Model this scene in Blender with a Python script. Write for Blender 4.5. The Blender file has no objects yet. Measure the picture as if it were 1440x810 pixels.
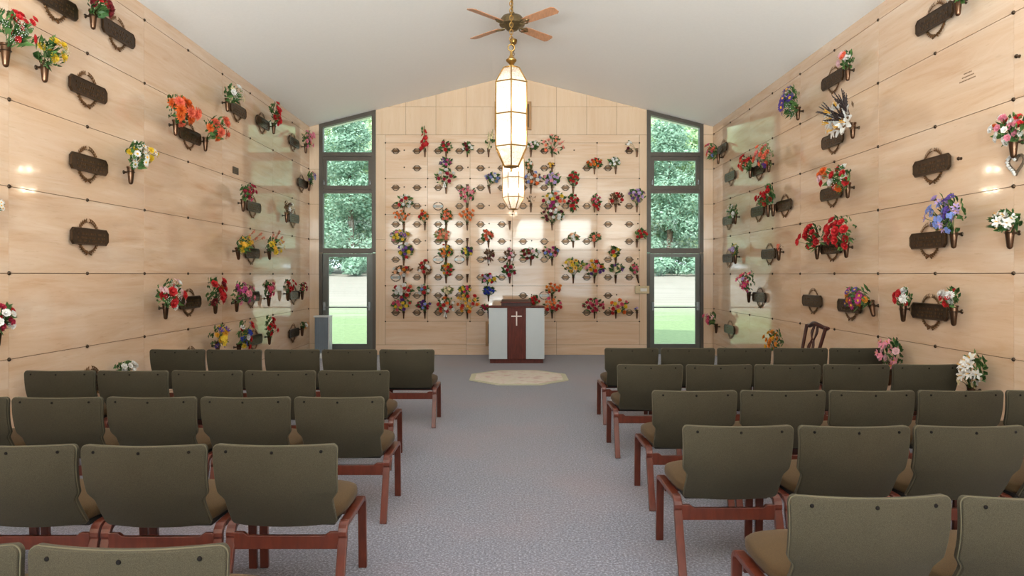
import bpy, math, random
from mathutils import Vector, Matrix, noise
random.seed(7)
PI = math.pi
SC = bpy.context.scene
COL = SC.collection

# ------------------------------------------------------------------ camera, sky, sun, lights, exposure
CAM_Z = 1.6; F = 960.0; VX = 719.0; VY = 386.0      # focal length and vanishing point in a 1440x810 frame
HALF = 4.02; YF = 13.59; YR = -4.6                   # half width, end wall, rear wall
EAVE = 4.545; APEX = 5.56
cam = bpy.data.cameras.new('camera'); cam.lens = 24; cam.sensor_width = 36
cam.shift_x = 1 / 1440; cam.shift_y = -19 / 1440; cam.clip_end = 400
co = bpy.data.objects.new('camera', cam); COL.objects.link(co)
co.location = (0, 0, CAM_Z); co.rotation_euler = (PI / 2, 0, 0); SC.camera = co

SC.view_settings.view_transform = 'Standard'; SC.view_settings.look = 'None'
SC.view_settings.gamma = 1; SC.view_settings.use_curve_mapping = False
SC.view_settings.exposure = 0.3
W = bpy.data.worlds.new('sky'); SC.world = W; W.use_nodes = True
bg = W.node_tree.nodes['Background']; bg.inputs[0].default_value = (0.80, 0.90, 1.0, 1); bg.inputs[1].default_value = 3.0

def light(kind, name, loc, rot, energy, color, **kw):
    l = bpy.data.lights.new(name, kind); l.energy = energy; l.color = color
    for k, v in kw.items(): setattr(l, k, v)
    o = bpy.data.objects.new(name, l); COL.objects.link(o); o.location = loc; o.rotation_euler = rot
    return o
light('SUN', 'sun', (0, 0, 30), (math.radians(42), math.radians(-22), 0), 5.5, (1, 0.95, 0.86), angle=0.02)
# daylight coming in through the rear glazing behind the camera
light('AREA', 'rear_daylight_middle', (0, YR - 0.5, 3.5), (math.radians(104), 0, 0), 105, (1.0, 0.97, 0.93), shape='RECTANGLE', size=3.0, size_y=1.4)
# added unseen fill light outside the rear doors, aimed up to brighten the ceiling
light('AREA', 'added_ceiling_fill', (0, YR - 2.6, -0.02), (PI, 0, 0), 12500, (0.98, 0.98, 1.0), shape='RECTANGLE', size=8.0, size_y=4.4)
light('AREA', 'rear_daylight_left', (-3.0, YR - 0.5, 3.5), (math.radians(104), 0, 0), 50, (1.0, 0.97, 0.93), shape='RECTANGLE', size=1.5, size_y=1.4)
light('AREA', 'rear_daylight_right', (3.0, YR - 0.5, 3.5), (math.radians(104), 0, 0), 50, (1.0, 0.97, 0.93), shape='RECTANGLE', size=1.5, size_y=1.4)
for sx in (-1, 1):
    p = light('AREA', 'window_portal', (sx * 3.264, YF + 0.3, 2.4), (-PI / 2, 0, 0), 1, (1, 1, 1), shape='RECTANGLE', size=1.1, size_y=4.7)
    p.data.cycles.is_portal = True
CHANDELIER_POWER = 1.4

# ------------------------------------------------------------------ materials
def nt(name):
    m = bpy.data.materials.new(name); m.use_nodes = True
    t = m.node_tree; b = t.nodes['Principled BSDF']
    return m, t, b
def N(t, kind, **kw):
    n = t.nodes.new(kind)
    for k, v in kw.items(): setattr(n, k, v)
    return n
def srgb(r, g, b):
    f = lambda c: (c / 255 / 12.92) if c / 255 <= 0.04045 else ((c / 255 + 0.055) / 1.055) ** 2.4
    return (f(r), f(g), f(b), 1)
def mixc(t, fac, a, b):
    n = N(t, 'ShaderNodeMix', data_type='RGBA')
    for sock, v in ((n.inputs[0], fac), (n.inputs[6], a), (n.inputs[7], b)):
        if hasattr(v, 'links'): t.links.new(v, sock)
        else: sock.default_value = v
    return n.outputs[2]
def noise_tex(t, vec, scale, detail=4, rough=0.55, dist=0):
    n = N(t, 'ShaderNodeTexNoise'); n.inputs['Scale'].default_value = scale
    n.inputs['Detail'].default_value = detail; n.inputs['Roughness'].default_value = rough
    n.inputs['Distortion'].default_value = dist
    if vec is not None: t.links.new(vec, n.inputs['Vector'])
    return n.outputs['Fac']
def ramp(t, fac, stops):
    r = N(t, 'ShaderNodeValToRGB'); e = r.color_ramp.elements
    while len(e) < len(stops): e.new(0.5)
    for el, (p, c) in zip(e, stops): el.position = p; el.color = c if len(c) == 4 else (*c, 1)
    t.links.new(fac, r.inputs[0]); return r.outputs[0]
def coords(t, scale=(1, 1, 1), rot=(0, 0, 0), island=0.0):
    tc = N(t, 'ShaderNodeTexCoord'); mp = N(t, 'ShaderNodeMapping')
    mp.inputs['Scale'].default_value = scale; mp.inputs['Rotation'].default_value = rot
    src = tc.outputs['Object']
    if island:
        g = N(t, 'ShaderNodeNewGeometry'); s = N(t, 'ShaderNodeVectorMath', operation='SCALE')
        cb = N(t, 'ShaderNodeCombineXYZ')
        for i in range(3): t.links.new(g.outputs['Random Per Island'], cb.inputs[i])
        t.links.new(cb.outputs[0], s.inputs[0]); s.inputs['Scale'].default_value = island
        a = N(t, 'ShaderNodeVectorMath', operation='ADD')
        t.links.new(src, a.inputs[0]); t.links.new(s.outputs[0], a.inputs[1]); src = a.outputs[0]
    t.links.new(src, mp.inputs[0]); return mp.outputs[0]
def bump(t, b, h, strength, dist=0.01):
    n = N(t, 'ShaderNodeBump'); n.inputs['Strength'].default_value = strength; n.inputs['Distance'].default_value = dist
    t.links.new(h, n.inputs['Height']); t.links.new(n.outputs[0], b.inputs['Normal'])

def travertine(name, scale, rot=(0, 0, 0), soft=False):
    m, t, b = nt(name)
    v = coords(t, scale, rot, 9.0)
    n1 = noise_tex(t, v, 1.0, 7, 0.62, 0.6)
    c = ramp(t, n1, [(0.26, srgb(210, 170, 136)), (0.42, srgb(221, 189, 160)), (0.56, srgb(227, 199, 173)), (0.76, srgb(236, 216, 196))])
    if soft: c = mixc(t, 0.6, c, srgb(222, 196, 167))
    n2 = noise_tex(t, coords(t, (0.5, 0.5, 0.7), (0, 0, 0), 3.0), 1.0, 2)
    c2 = mixc(t, ramp(t, n2, [(0.4, (0, 0, 0)), (0.7, (0.35, 0.35, 0.35))]), c, srgb(218, 180, 144))
    n3 = noise_tex(t, coords(t, tuple(s * 3 for s in scale), rot, 5.0), 2.2, 3, 0.7)
    c3 = mixc(t, ramp(t, n3, [(0.60, (0, 0, 0)), (0.72, (0.3, 0.3, 0.3))]), c2, srgb(192, 156, 122))
    t.links.new(c3, b.inputs['Base Color'])
    b.inputs['Roughness'].default_value = 0.07; b.inputs['IOR'].default_value = 1.52; b.inputs['Coat Weight'].default_value = 0.5; b.inputs['Coat Roughness'].default_value = 0.03
    t.links.new(ramp(t, n2, [(0.3, (0.05,) * 3), (0.7, (0.11,) * 3)]), b.inputs['Roughness'])
    return m
M = {}
M['trav_side'] = travertine('travertine_side', (1.0, 0.75, 7.0), (math.radians(-5), 0, 0))
M['trav_end'] = travertine('travertine_end', (0.8, 1.0, 9.0))
M['trav_vert'] = travertine('travertine_vertical', (9.0, 1.0, 0.7), soft=True)
def simple(name, col, rough=0.5, metal=0.0, vary=0.0, scale=8, bumps=0.0, spec=0.5, sheen=0.0, vscale=None):
    m, t, b = nt(name)
    c = srgb(*col)
    b.inputs['Roughness'].default_value = rough; b.inputs['Metallic'].default_value = metal
    b.inputs['Specular IOR Level'].default_value = spec
    n = noise_tex(t, coords(t, vscale or (1, 1, 1)), scale, 5)
    d = tuple(x * (1 - vary) for x in c[:3]) + (1,); l = tuple(min(1, x * (1 + vary)) for x in c[:3]) + (1,)
    t.links.new(ramp(t, n, [(0.3, d), (0.7, l)]), b.inputs['Base Color'])
    if bumps: bump(t, b, n, bumps)
    if sheen: b.inputs['Sheen Weight'].default_value = sheen
    return m
M['ceiling'] = simple('ceiling_plaster', (247, 244, 241), 0.9, vary=0.015, scale=30, bumps=0.05)
M['grout'] = simple('joint_grout', (126, 98, 72), 0.9)  # dark grout backing that shows in the panel joints
M['bronze'] = simple('dark_bronze', (70, 54, 40), 0.30, 0.7, 0.3, 25)
M['bronze_light'] = simple('polished_bronze', (96, 74, 52), 0.33, 0.8, 0.3, 25)
M['bronze_relief'] = simple('bronze_relief', (132, 98, 66), 0.35, 0.85, 0.2, 40)
M['bronze_grey'] = simple('grey_bronze', (128, 132, 130), 0.35, 0.6, 0.2, 40)
M['vase'] = simple('bronze_vase', (92, 66, 48), 0.3, 0.8, 0.3, 14)
M['brass'] = simple('antique_brass', (168, 132, 74), 0.3, 0.9, 0.2, 30)
M['brass_dark'] = simple('dark_antique_brass', (120, 102, 72), 0.38, 0.75, 0.3, 30)
M['frame'] = simple('dark_anodised_frame', (84, 76, 68), 0.42, 0.3, 0.05, 10)
M['frame_door'] = simple('grey_anodised_door', (98, 98, 92), 0.38, 0.4, 0.05, 10)
M['steel'] = simple('satin_steel', (150, 155, 158), 0.3, 0.8, 0.05, 10)
M['mahogany'] = simple('mahogany', (94, 40, 30), 0.5, 0, 0.3, 5, spec=0.25, vscale=(6, 6, 1))
M['mahogany_dark'] = simple('dark_mahogany', (62, 30, 24), 0.42, 0, 0.3, 5, spec=0.3, vscale=(6, 6, 1))
M['chairwood'] = simple('cherry_plywood', (88, 39, 26), 0.3, 0, 0.25, 4, vscale=(9, 9, 2))
M['white_panel'] = simple('white_laminate', (192, 200, 204), 0.4, 0, 0.01, 10)
M['cross'] = simple('pale_cross', (228, 214, 205), 0.35)
M['blade'] = simple('fan_blade_wood', (196, 140, 104), 0.45, 0, 0.15, 5, vscale=(8, 2, 2))
M['oak'] = simple('oak_trim', (176, 134, 92), 0.5, 0, 0.2, 5, vscale=(6, 6, 1))
M['grille'] = simple('dark_grille_cloth', (104, 82, 60), 0.8, 0, 0.2, 60)
M['heater'] = simple('grey_heater_metal', (132, 142, 152), 0.35, 0.4, 0.05, 10)
M['heater_light'] = simple('pale_heater_metal', (206, 210, 212), 0.4, 0.1, 0.03, 10)
M['black'] = simple('black_screw', (22, 19, 18), 0.8, spec=0.1)
M['beige_box'] = simple('brass_plate', (196, 176, 140), 0.4, 0.3, 0.1, 20)
M['label_white'] = simple('pale_insert', (226, 222, 214), 0.5)
M['bark'] = simple('bark', (92, 76, 60), 0.9, 0, 0.3, 10)
M['piping'] = simple('olive_piping', (84, 77, 58), 0.8)
M['rubber'] = simple('black_underside', (34, 31, 28), 0.8)
def fabric(name, a, b_, sheen):
    m, t, b = nt(name)
    v = coords(t)
    n = noise_tex(t, v, 420, 2, 0.7); n2 = noise_tex(t, v, 6, 3)
    c = mixc(t, ramp(t, n, [(0.35, (0, 0, 0)), (0.65, (1, 1, 1))]), srgb(*a), srgb(*b_))
    c2 = mixc(t, ramp(t, n2, [(0.4, (0, 0, 0)), (0.8, (0.25,) * 3)]), c, srgb(*a))
    t.links.new(c2, b.inputs['Base Color']); b.inputs['Roughness'].default_value = 0.85
    b.inputs['Sheen Weight'].default_value = sheen; b.inputs['Specular IOR Level'].default_value = 0.25
    bump(t, b, n, 0.25, 0.002); return m
M['olive'] = fabric('olive_back_fabric', (47, 42, 31), (70, 64, 49), 0.05)
M['seatfab'] = fabric('brown_seat_fabric', (62, 46, 27), (86, 66, 40), 0.05)
def carpet():
    m, t, b = nt('grey_carpet')
    v = coords(t)
    n = noise_tex(t, v, 70, 3, 0.8); n2 = noise_tex(t, v, 0.55, 3, 0.6); n3 = noise_tex(t, v, 260, 2)
    c = ramp(t, n, [(0.36, srgb(50, 50, 66)), (0.47, srgb(86, 87, 103)), (0.55, srgb(106, 108, 125)), (0.66, srgb(158, 158, 174))])
    c2 = mixc(t, ramp(t, n2, [(0.45, (0, 0, 0)), (0.7, (0.45,) * 3)]), c, srgb(126, 100, 106))
    t.links.new(c2, b.inputs['Base Color']); b.inputs['Roughness'].default_value = 0.9
    b.inputs['Sheen Weight'].default_value = 0.35; b.inputs['Specular IOR Level'].default_value = 0.3
    bump(t, b, n3, 0.5, 0.006); return m
M['carpet'] = carpet()
def rugmat():
    m, t, b = nt('cream_rug'); v = coords(t)
    n = noise_tex(t, v, 5, 4, 0.6)
    c = ramp(t, n, [(0.35, srgb(208, 202, 184)), (0.5, srgb(216, 208, 198)), (0.64, srgb(200, 176, 168)), (0.76, srgb(214, 208, 198))])
    t.links.new(c, b.inputs['Base Color']); b.inputs['Roughness'].default_value = 0.95
    bump(t, b, noise_tex(t, v, 200, 2), 0.4, 0.004); return m
M['rug'] = rugmat(); M['rug_border'] = simple('rug_border', (190, 188, 164), 0.95, vary=0.06, scale=60)
def glass(name, tint, gl=0.06):
    m = bpy.data.materials.new(name); m.use_nodes = True; t = m.node_tree; t.nodes.clear()
    o = N(t, 'ShaderNodeOutputMaterial'); tr = N(t, 'ShaderNodeBsdfTransparent'); g = N(t, 'ShaderNodeBsdfGlossy')
    mx = N(t, 'ShaderNodeMixShader'); lw = N(t, 'ShaderNodeFresnel'); lw.inputs[0].default_value = 1.3
    tr.inputs[0].default_value = (*tint, 1); g.inputs['Roughness'].default_value = 0.02
    t.links.new(lw.outputs[0], mx.inputs[0]); t.links.new(tr.outputs[0], mx.inputs[1]); t.links.new(g.outputs[0], mx.inputs[2])
    t.links.new(mx.outputs[0], o.inputs[0]); return m
M['glass'] = glass('window_glass', (0.93, 0.97, 0.95))
def frosted():
    m = bpy.data.materials.new('seeded_glass'); m.use_nodes = True; t = m.node_tree; t.nodes.clear()
    o = N(t, 'ShaderNodeOutputMaterial'); tr = N(t, 'ShaderNodeBsdfTransparent'); tl = N(t, 'ShaderNodeBsdfTranslucent')
    df = N(t, 'ShaderNodeBsdfDiffuse'); gl = N(t, 'ShaderNodeBsdfGlossy'); gl.inputs['Roughness'].default_value = 0.12
    tl.inputs[0].default_value = (1, 0.95, 0.88, 1); df.inputs[0].default_value = (0.9, 0.88, 0.85, 1)
    m1 = N(t, 'ShaderNodeMixShader'); m2 = N(t, 'ShaderNodeMixShader'); m3 = N(t, 'ShaderNodeMixShader')
    n = noise_tex(t, coords(t), 60, 3); r = ramp(t, n, [(0.35, (0.30,) * 3), (0.65, (0.55,) * 3)])
    m1.inputs[0].default_value = 0.35; t.links.new(tl.outputs[0], m1.inputs[1]); t.links.new(df.outputs[0], m1.inputs[2])
    t.links.new(r, m2.inputs[0]); t.links.new(tr.outputs[0], m2.inputs[1]); t.links.new(m1.outputs[0], m2.inputs[2])
    m3.inputs[0].default_value = 0.06; t.links.new(m2.outputs[0], m3.inputs[1]); t.links.new(gl.outputs[0], m3.inputs[2])
    t.links.new(m3.outputs[0], o.inputs[0]); return m
M['frosted'] = frosted()
def emit(name, col, s):
    m = bpy.data.materials.new(name); m.use_nodes = True; t = m.node_tree; b = t.nodes['Principled BSDF']
    b.inputs['Emission Color'].default_value = (*col, 1); b.inputs['Emission Strength'].default_value = s
    b.inputs['Base Color'].default_value = (1, 1, 1, 1); return m
M['bulb'] = emit('lit_bulb', (1.0, 0.84, 0.62), 60)
def leafmat(name, a, b_, trans=0.35):
    m, t, b = nt(name)
    g = N(t, 'ShaderNodeNewGeometry'); oi = N(t, 'ShaderNodeObjectInfo')
    c = mixc(t, g.outputs['Random Per Island'], srgb(*a), srgb(*b_))
    t.links.new(c, b.inputs['Base Color']); b.inputs['Roughness'].default_value = 0.55
    tl = N(t, 'ShaderNodeBsdfTranslucent'); t.links.new(c, tl.inputs[0])
    mx = N(t, 'ShaderNodeMixShader'); mx.inputs[0].default_value = trans
    t.links.new(b.outputs[0], mx.inputs[1]); t.links.new(tl.outputs[0], mx.inputs[2])
    t.links.new(mx.outputs[0], t.nodes['Material Output'].inputs[0]); return m
M['leaf'] = leafmat('bouquet_leaves', (48, 84, 42), (104, 144, 78), 0.25)
M['leaf_pale'] = leafmat('pale_leaves', (110, 130, 80), (160, 170, 110), 0.25)
M['leaf_brown'] = leafmat('dried_leaves', (92, 66, 44), (140, 106, 70), 0.2)
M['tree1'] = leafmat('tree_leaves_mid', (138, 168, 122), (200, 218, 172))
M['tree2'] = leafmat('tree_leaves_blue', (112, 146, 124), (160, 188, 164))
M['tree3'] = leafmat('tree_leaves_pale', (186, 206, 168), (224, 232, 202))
PET = {'red': (206, 28, 34), 'crimson': (176, 24, 62), 'darkred': (132, 22, 30), 'maroon': (110, 26, 44), 'orange': (236, 112, 34),
       'amber': (236, 150, 40), 'coral': (240, 120, 88), 'salmon': (238, 138, 128), 'yellow': (242, 208, 52), 'gold': (238, 182, 46),
       'white': (244, 240, 236), 'cream': (240, 226, 184), 'pink': (236, 150, 170), 'hotpink': (226, 48, 120), 'magenta': (186, 48, 128),
       'rosepink': (228, 96, 128), 'palepink': (240, 200, 204), 'lavender': (188, 160, 212), 'purple': (104, 52, 142), 'violet': (88, 58, 150), 'blue': (44, 66, 176),
       'skyblue': (126, 146, 214), 'peach': (240, 176, 130), 'brown': (98, 66, 46), 'twig': (52, 34, 32), 'lime': (196, 204, 96), 'green': (96, 132, 66)}
def petal(c):
    k = 'pet_' + c
    if k in M: return M[k]
    m, t, b = nt('petals_' + c); base = srgb(*PET[c])
    g = N(t, 'ShaderNodeNewGeometry'); oi = N(t, 'ShaderNodeObjectInfo')
    ad = N(t, 'ShaderNodeMath', operation='ADD'); t.links.new(g.outputs['Random Per Island'], ad.inputs[0]); t.links.new(oi.outputs['Random'], ad.inputs[1])
    hv = N(t, 'ShaderNodeMath', operation='MULTIPLY'); t.links.new(ad.outputs[0], hv.inputs[0]); hv.inputs[1].default_value = 0.5
    dk = tuple(x * 0.72 for x in base[:3]) + (1,); lt = tuple(min(1, x * 1.12 + 0.03) for x in base[:3]) + (1,)
    t.links.new(mixc(t, hv.outputs[0], dk, lt), b.inputs['Base Color']); b.inputs['Roughness'].default_value = 0.6
    tl = N(t, 'ShaderNodeBsdfTranslucent'); tl.inputs[0].default_value = base
    mx = N(t, 'ShaderNodeMixShader'); mx.inputs[0].default_value = 0.25
    t.links.new(b.outputs[0], mx.inputs[1]); t.links.new(tl.outputs[0], mx.inputs[2])
    t.links.new(mx.outputs[0], t.nodes['Material Output'].inputs[0]); M[k] = m; return m
def lawnmat():
    m, t, b = nt('mown_grass'); tc = N(t, 'ShaderNodeTexCoord'); sp = N(t, 'ShaderNodeSeparateXYZ'); t.links.new(tc.outputs['Object'], sp.inputs[0])
    n = noise_tex(t, coords(t, (0.25, 1.6, 1)), 1.0, 5); nf = noise_tex(t, coords(t), 9, 4)
    g = mixc(t, nf, srgb(82, 102, 64), srgb(124, 142, 96)); br = mixc(t, n, srgb(108, 98, 88), srgb(148, 140, 130))
    ma = N(t, 'ShaderNodeMath', operation='MULTIPLY_ADD'); t.links.new(n, ma.inputs[0]); ma.inputs[1].default_value = 16; ma.inputs[2].default_value = -8
    ad = N(t, 'ShaderNodeMath', operation='ADD'); t.links.new(sp.outputs[1], ad.inputs[0]); t.links.new(ma.outputs[0], ad.inputs[1])
    mr = N(t, 'ShaderNodeMapRange'); mr.inputs[1].default_value = 21; mr.inputs[2].default_value = 29; t.links.new(ad.outputs[0], mr.inputs[0])
    t.links.new(mixc(t, mr.outputs[0], g, br), b.inputs['Base Color']); b.inputs['Roughness'].default_value = 0.95; return m
M['lawn'] = lawnmat()

# ------------------------------------------------------------------ mesh helpers
class MB:
    def __init__(s): s.v = []; s.f = []; s.m = []; s.cur = 0
    def add(s, vs, fs, mat=None):
        k = len(s.v); s.v += [tuple(p) for p in vs]; s.f += [tuple(i + k for i in f) for f in fs]
        s.m += [s.cur if mat is None else mat] * len(fs); return s
    def box(s, x0, x1, y0, y1, z0, z1, mx=None, mat=None):
        vs = [Vector((x, y, z)) for x in (x0, x1) for y in (y0, y1) for z in (z0, z1)]
        if mx: vs = [mx @ v for v in vs]
        return s.add(vs, [(0, 1, 3, 2), (4, 6, 7, 5), (0, 4, 5, 1), (2, 3, 7, 6), (0, 2, 6, 4), (1, 5, 7, 3)], mat)
    def prism(s, poly, d0, d1, fn, mat=None):
        n = len(poly); vs = [fn(p[0], p[1], d0) for p in poly] + [fn(p[0], p[1], d1) for p in poly]
        fs = [tuple(range(n))[::-1], tuple(range(n, 2 * n))] + [(i, (i + 1) % n, n + (i + 1) % n, n + i) for i in range(n)]
        return s.add(vs, fs, mat)
    def lathe(s, prof, seg=12, mx=None, mat=None):
        vs = []; fs = []
        for r, z in prof:
            for i in range(seg):
                a = 2 * PI * i / seg; vs.append(Vector((r * math.cos(a), r * math.sin(a), z)))
        for j in range(len(prof) - 1):
            for i in range(seg):
                fs.append((j * seg + i, j * seg + (i + 1) % seg, (j + 1) * seg + (i + 1) % seg, (j + 1) * seg + i))
        fs.append(tuple(range(seg))[::-1]); fs.append(tuple(range((len(prof) - 1) * seg, len(prof) * seg)))
        if mx: vs = [mx @ v for v in vs]
        return s.add(vs, fs, mat)
    def tube(s, pts, rad, seg=6, mat=None, closed=False):
        pts = [Vector(p) for p in pts]; n = len(pts); vs = []; fs = []
        rads = rad if isinstance(rad, (list, tuple)) else [rad] * n
        prev = None
        for i, p in enumerate(pts):
            if closed: d = pts[(i + 1) % n] - pts[i - 1]
            else: d = pts[min(i + 1, n - 1)] - pts[max(i - 1, 0)]
            d.normalize()
            if prev is None:
                u = d.orthogonal().normalized()
            else:
                u = (prev - d * prev.dot(d)).normalized()
            prev = u; w = d.cross(u)
            for k in range(seg):
                a = 2 * PI * k / seg; vs.append(p + (u * math.cos(a) + w * math.sin(a)) * rads[i])
        for i in range(n if closed else n - 1):
            for k in range(seg):
                j = (i + 1) % n
                fs.append((i * seg + k, i * seg + (k + 1) % seg, j * seg + (k + 1) % seg, j * seg + k))
        if not closed:
            fs.append(tuple(range(seg))[::-1]); fs.append(tuple(range((n - 1) * seg, n * seg)))
        return s.add(vs, fs, mat)
    def mesh(s, name, mats, smooth=False, angle=None):
        me = bpy.data.meshes.new(name); me.from_pydata(s.v, [], s.f)
        if not isinstance(mats, (list, tuple)): mats = [mats]
        for m in mats: me.materials.append(m)
        me.polygons.foreach_set('material_index', s.m)
        if smooth: me.polygons.foreach_set('use_smooth', [True] * len(s.f))
        me.update()
        if smooth and angle is None: angle = 50
        if smooth: me.set_sharp_from_angle(angle=math.radians(angle))
        return me
    def build(s, name, mats, parent=None, smooth=False, bevel=0.0, loc=None):
        o = bpy.data.objects.new(name, s.mesh(name, mats, smooth)); COL.objects.link(o)
        if parent: o.parent = parent
        if loc: o.location = loc
        if bevel:
            b = o.modifiers.new('bevel', 'BEVEL'); b.width = bevel; b.segments = 2; b.limit_method = 'ANGLE'
        return o
def inst(name, mesh, parent=None, mat4=None):
    o = bpy.data.objects.new(name, mesh); COL.objects.link(o)
    if parent: o.parent = parent
    if mat4 is not None: o.matrix_local = mat4
    return o
def tag(o, label, cat, group=None, kind=None):
    if label: o['label'] = label
    if cat: o['category'] = cat
    if group: o['group'] = group
    if kind: o['kind'] = kind
    return o
def struct(o): o['kind'] = 'structure'; return o
def empty(name, loc=(0, 0, 0), rz=0.0):
    o = bpy.data.objects.new(name, None); COL.objects.link(o); o.location = loc; o.rotation_euler = (0, 0, rz); o.empty_display_size = 0.1
    return o
def copy_tree(o, parent=None):
    c = o.copy(); COL.objects.link(c); c.parent = parent
    for ch in list(o.children): copy_tree(ch, c)
    return c
def roof(x): return APEX - abs(x) * (APEX - EAVE) / HALF
def clip_roof(poly, margin=0.0):
    for sgn in (1, -1):
        g = lambda p: (APEX - margin - sgn * p[0] * (APEX - EAVE) / HALF) - p[1]
        out = []
        for i in range(len(poly)):
            a, b = poly[i], poly[(i + 1) % len(poly)]; ga, gb = g(a), g(b)
            if ga >= 0: out.append(a)
            if (ga > 0) != (gb > 0) and abs(ga - gb) > 1e-9:
                t = ga / (ga - gb); out.append((a[0] + (b[0] - a[0]) * t, a[1] + (b[1] - a[1]) * t))
        poly = out
        if len(poly) < 3: return None
    return poly
def area(p): return abs(sum(p[i][0] * p[(i + 1) % len(p)][1] - p[(i + 1) % len(p)][0] * p[i][1] for i in range(len(p)))) / 2

# ------------------------------------------------------------------ room shell
mb = MB(); mb.box(-HALF - 0.3, HALF + 0.3, YR - 0.2, YF + 0.25, -0.15, 0)
struct(mb.build('floor', M['carpet']))
mb = MB()
T = 0.18; xo = HALF + 0.5; zo = roof(HALF + 0.5)
mb.prism([(-xo, zo), (-0.35, roof(0.35)), (-0.17, roof(.17) - .016), (0, APEX - 0.045), (0.17, roof(.17) - .016), (0.35, roof(0.35)), (xo, zo), (xo, zo + T), (0, APEX + T), (-xo, zo + T)], YR - 0.2, YF + 0.5, lambda x, z, d: (x, d, z))
ceil = struct(mb.build('ceiling', M['ceiling']))
ROWS = [0.0, 0.23, 0.92, 1.61, 2.305, 3.0, 3.695, 4.386, 4.56]
YS = [5.46 + 1.0075 * k for k in range(-8, 9)]       # fixings every metre, joints every second one
gap = 0.003
for sx, nm in ((-1, 'left'), (1, 'right')):
    mb = MB(); mb.cur = 1
    mb.box(sx * (HALF + 0.012), sx * (HALF + 0.25), YR - 0.2, YF + 0.25, 0, 4.58)
    mb.cur = 0
    edges = [YR] + [y for y in YS[::2] if y > YR + 0.3]
    if YF - edges[-1] > 0.3: edges.append(YF)
    else: edges[-1] = YF
    for a, b in zip(edges, edges[1:]):
        for z0, z1 in zip(ROWS, ROWS[1:]):
            mb.box(sx * HALF, sx * (HALF + 0.02), a + gap * 0.6, b - gap * 0.6, z0 + gap, z1 - gap)
    wall = struct(mb.build('wall_' + nm, [M['trav_side'], M['grout']]))
    ro = MB(); ro.lathe([(0.017, 0), (0.017, 0.006), (0.011, 0.014), (0.004, 0.017)], 10)
    rm = ro.mesh('rosette', M['bronze'], True)
    for y in YS:
        if y < 4.3: continue
        for z in ROWS[2:8]:
            inst('rosette', rm, wall, Matrix.Translation((sx * (HALF - 0.0005), min(y, YF - 0.05), z)) @ Matrix.Rotation(-sx * PI / 2, 4, 'Y'))
# end wall: crypt fronts between the windows, narrow returns by the corners, rough wall behind
GX = [-2.506 + 0.8427 * k for k in range(7)]; GZ = [0.665, 1.375, 2.085, 2.795, 3.51, 4.22]
WX0, WX1 = -3.823, -2.700
mb = MB(); fn = lambda x, z, d: (x, YF + d, z)
mb.cur = 2
for a, b in ((-HALF, WX0), (WX1, -WX1), (-WX0, HALF)):
    p = clip_roof([(a, 0), (b, 0), (b, 6), (a, 6)], -0.02)
    mb.prism(p, 0.012, 0.25, fn)
def endpanel(x0, x1, z0, z1, mat):
    g = gap * 0.8
    p = clip_roof([(x0 + g, z0 + g), (x1 - g, z0 + g), (x1 - g, z1 - g), (x0 + g, z1 - g)], 0.003)
    if p and area(p) > 0.003: mb.prism(p, 0, 0.02, fn, mat)
for i in range(6):
    for j in range(5): endpanel(GX[i], GX[i + 1], GZ[j], GZ[j + 1], 0)
for xa, xb in ((-2.70, GX[0]), (GX[-1], 2.70)):
    endpanel(xa, xb, 0.2, 2.3, 1); endpanel(xa, xb, 2.3, 4.38, 1)
endpanel(GX[0], GX[-1], GZ[5], 4.38, 0)
bx = [-2.70, -0.9, 0.9, 2.70]
for a, b in zip(bx, bx[1:]): endpanel(a, b, 0.0, 0.20, 0)
for a, b in ((GX[0], -0.9), (-0.9, 0.9), (0.9, GX[-1])): endpanel(a, b, 0.20, GZ[0], 0)
ux = [-2.70 + 0.6 * k for k in range(10)]
for a, b in zip(ux, ux[1:]): endpanel(a, b, 4.38, 4.94, 1); endpanel(a, b, 4.94, 5.7, 1)
for a, b in ((-HALF, WX0), (-WX0, HALF)):
    for z0, z1 in zip(ROWS, ROWS[1:] ): endpanel(a, b, z0, min(z1, 4.7) if z1 < 4.5 else 4.75, 1)
wall = struct(mb.build('wall_end', [M['trav_end'], M['trav_vert'], M['grout']]))
for x in GX:
    for z in GZ:
        inst('rosette', rm, wall, Matrix.Translation((x, YF + 0.0005, z)) @ Matrix.Rotation(PI / 2, 4, 'X') @ Matrix.Scale(0.9, 4))
# rear wall with a wide glazed entrance and two tall windows
mb = MB()
for a, b in ((-HALF, -3.8), (-2.2, -1.55), (1.55, 2.2), (3.8, HALF)):
    mb.prism(clip_roof([(a, 0), (b, 0), (b, 6), (a, 6)], -0.02), 0, 0.2, lambda x, z, d: (x, YR - d, z))
for a, b in ((-3.8, -2.2), (-1.55, 1.55), (2.2, 3.8)):
    mb.prism(clip_roof([(a, 4.3), (b, 4.3), (b, 6), (a, 6)], -0.02), 0, 0.2, lambda x, z, d: (x, YR - d, z))
struct(mb.build('wall_rear', M['trav_vert']))
for i, (a, b) in enumerate(((-3.8, -2.2), (-1.55, 1.55), (2.2, 3.8))):
    mb = MB(); y0, y1 = YR - 0.12, YR - 0.05
    for x in ([a, b - 0.07] + ([-0.04, 0.0] if i == 1 else [])): mb.box(x, x + 0.07, y0, y1, 0, 4.3)
    for z in (0, 2.1, 3.2, 4.22): mb.box(a, b, y0 + 0.002, y1 - 0.002, z, z + 0.08)
    w = struct(mb.build('window_%d' % (i + 3), M['frame']))
    mb = MB(); mb.box(a + 0.07, b - 0.07, YR - 0.09, YR - 0.084, 0.08, 4.22); mb.build('pane', M['glass'], w)

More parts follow.
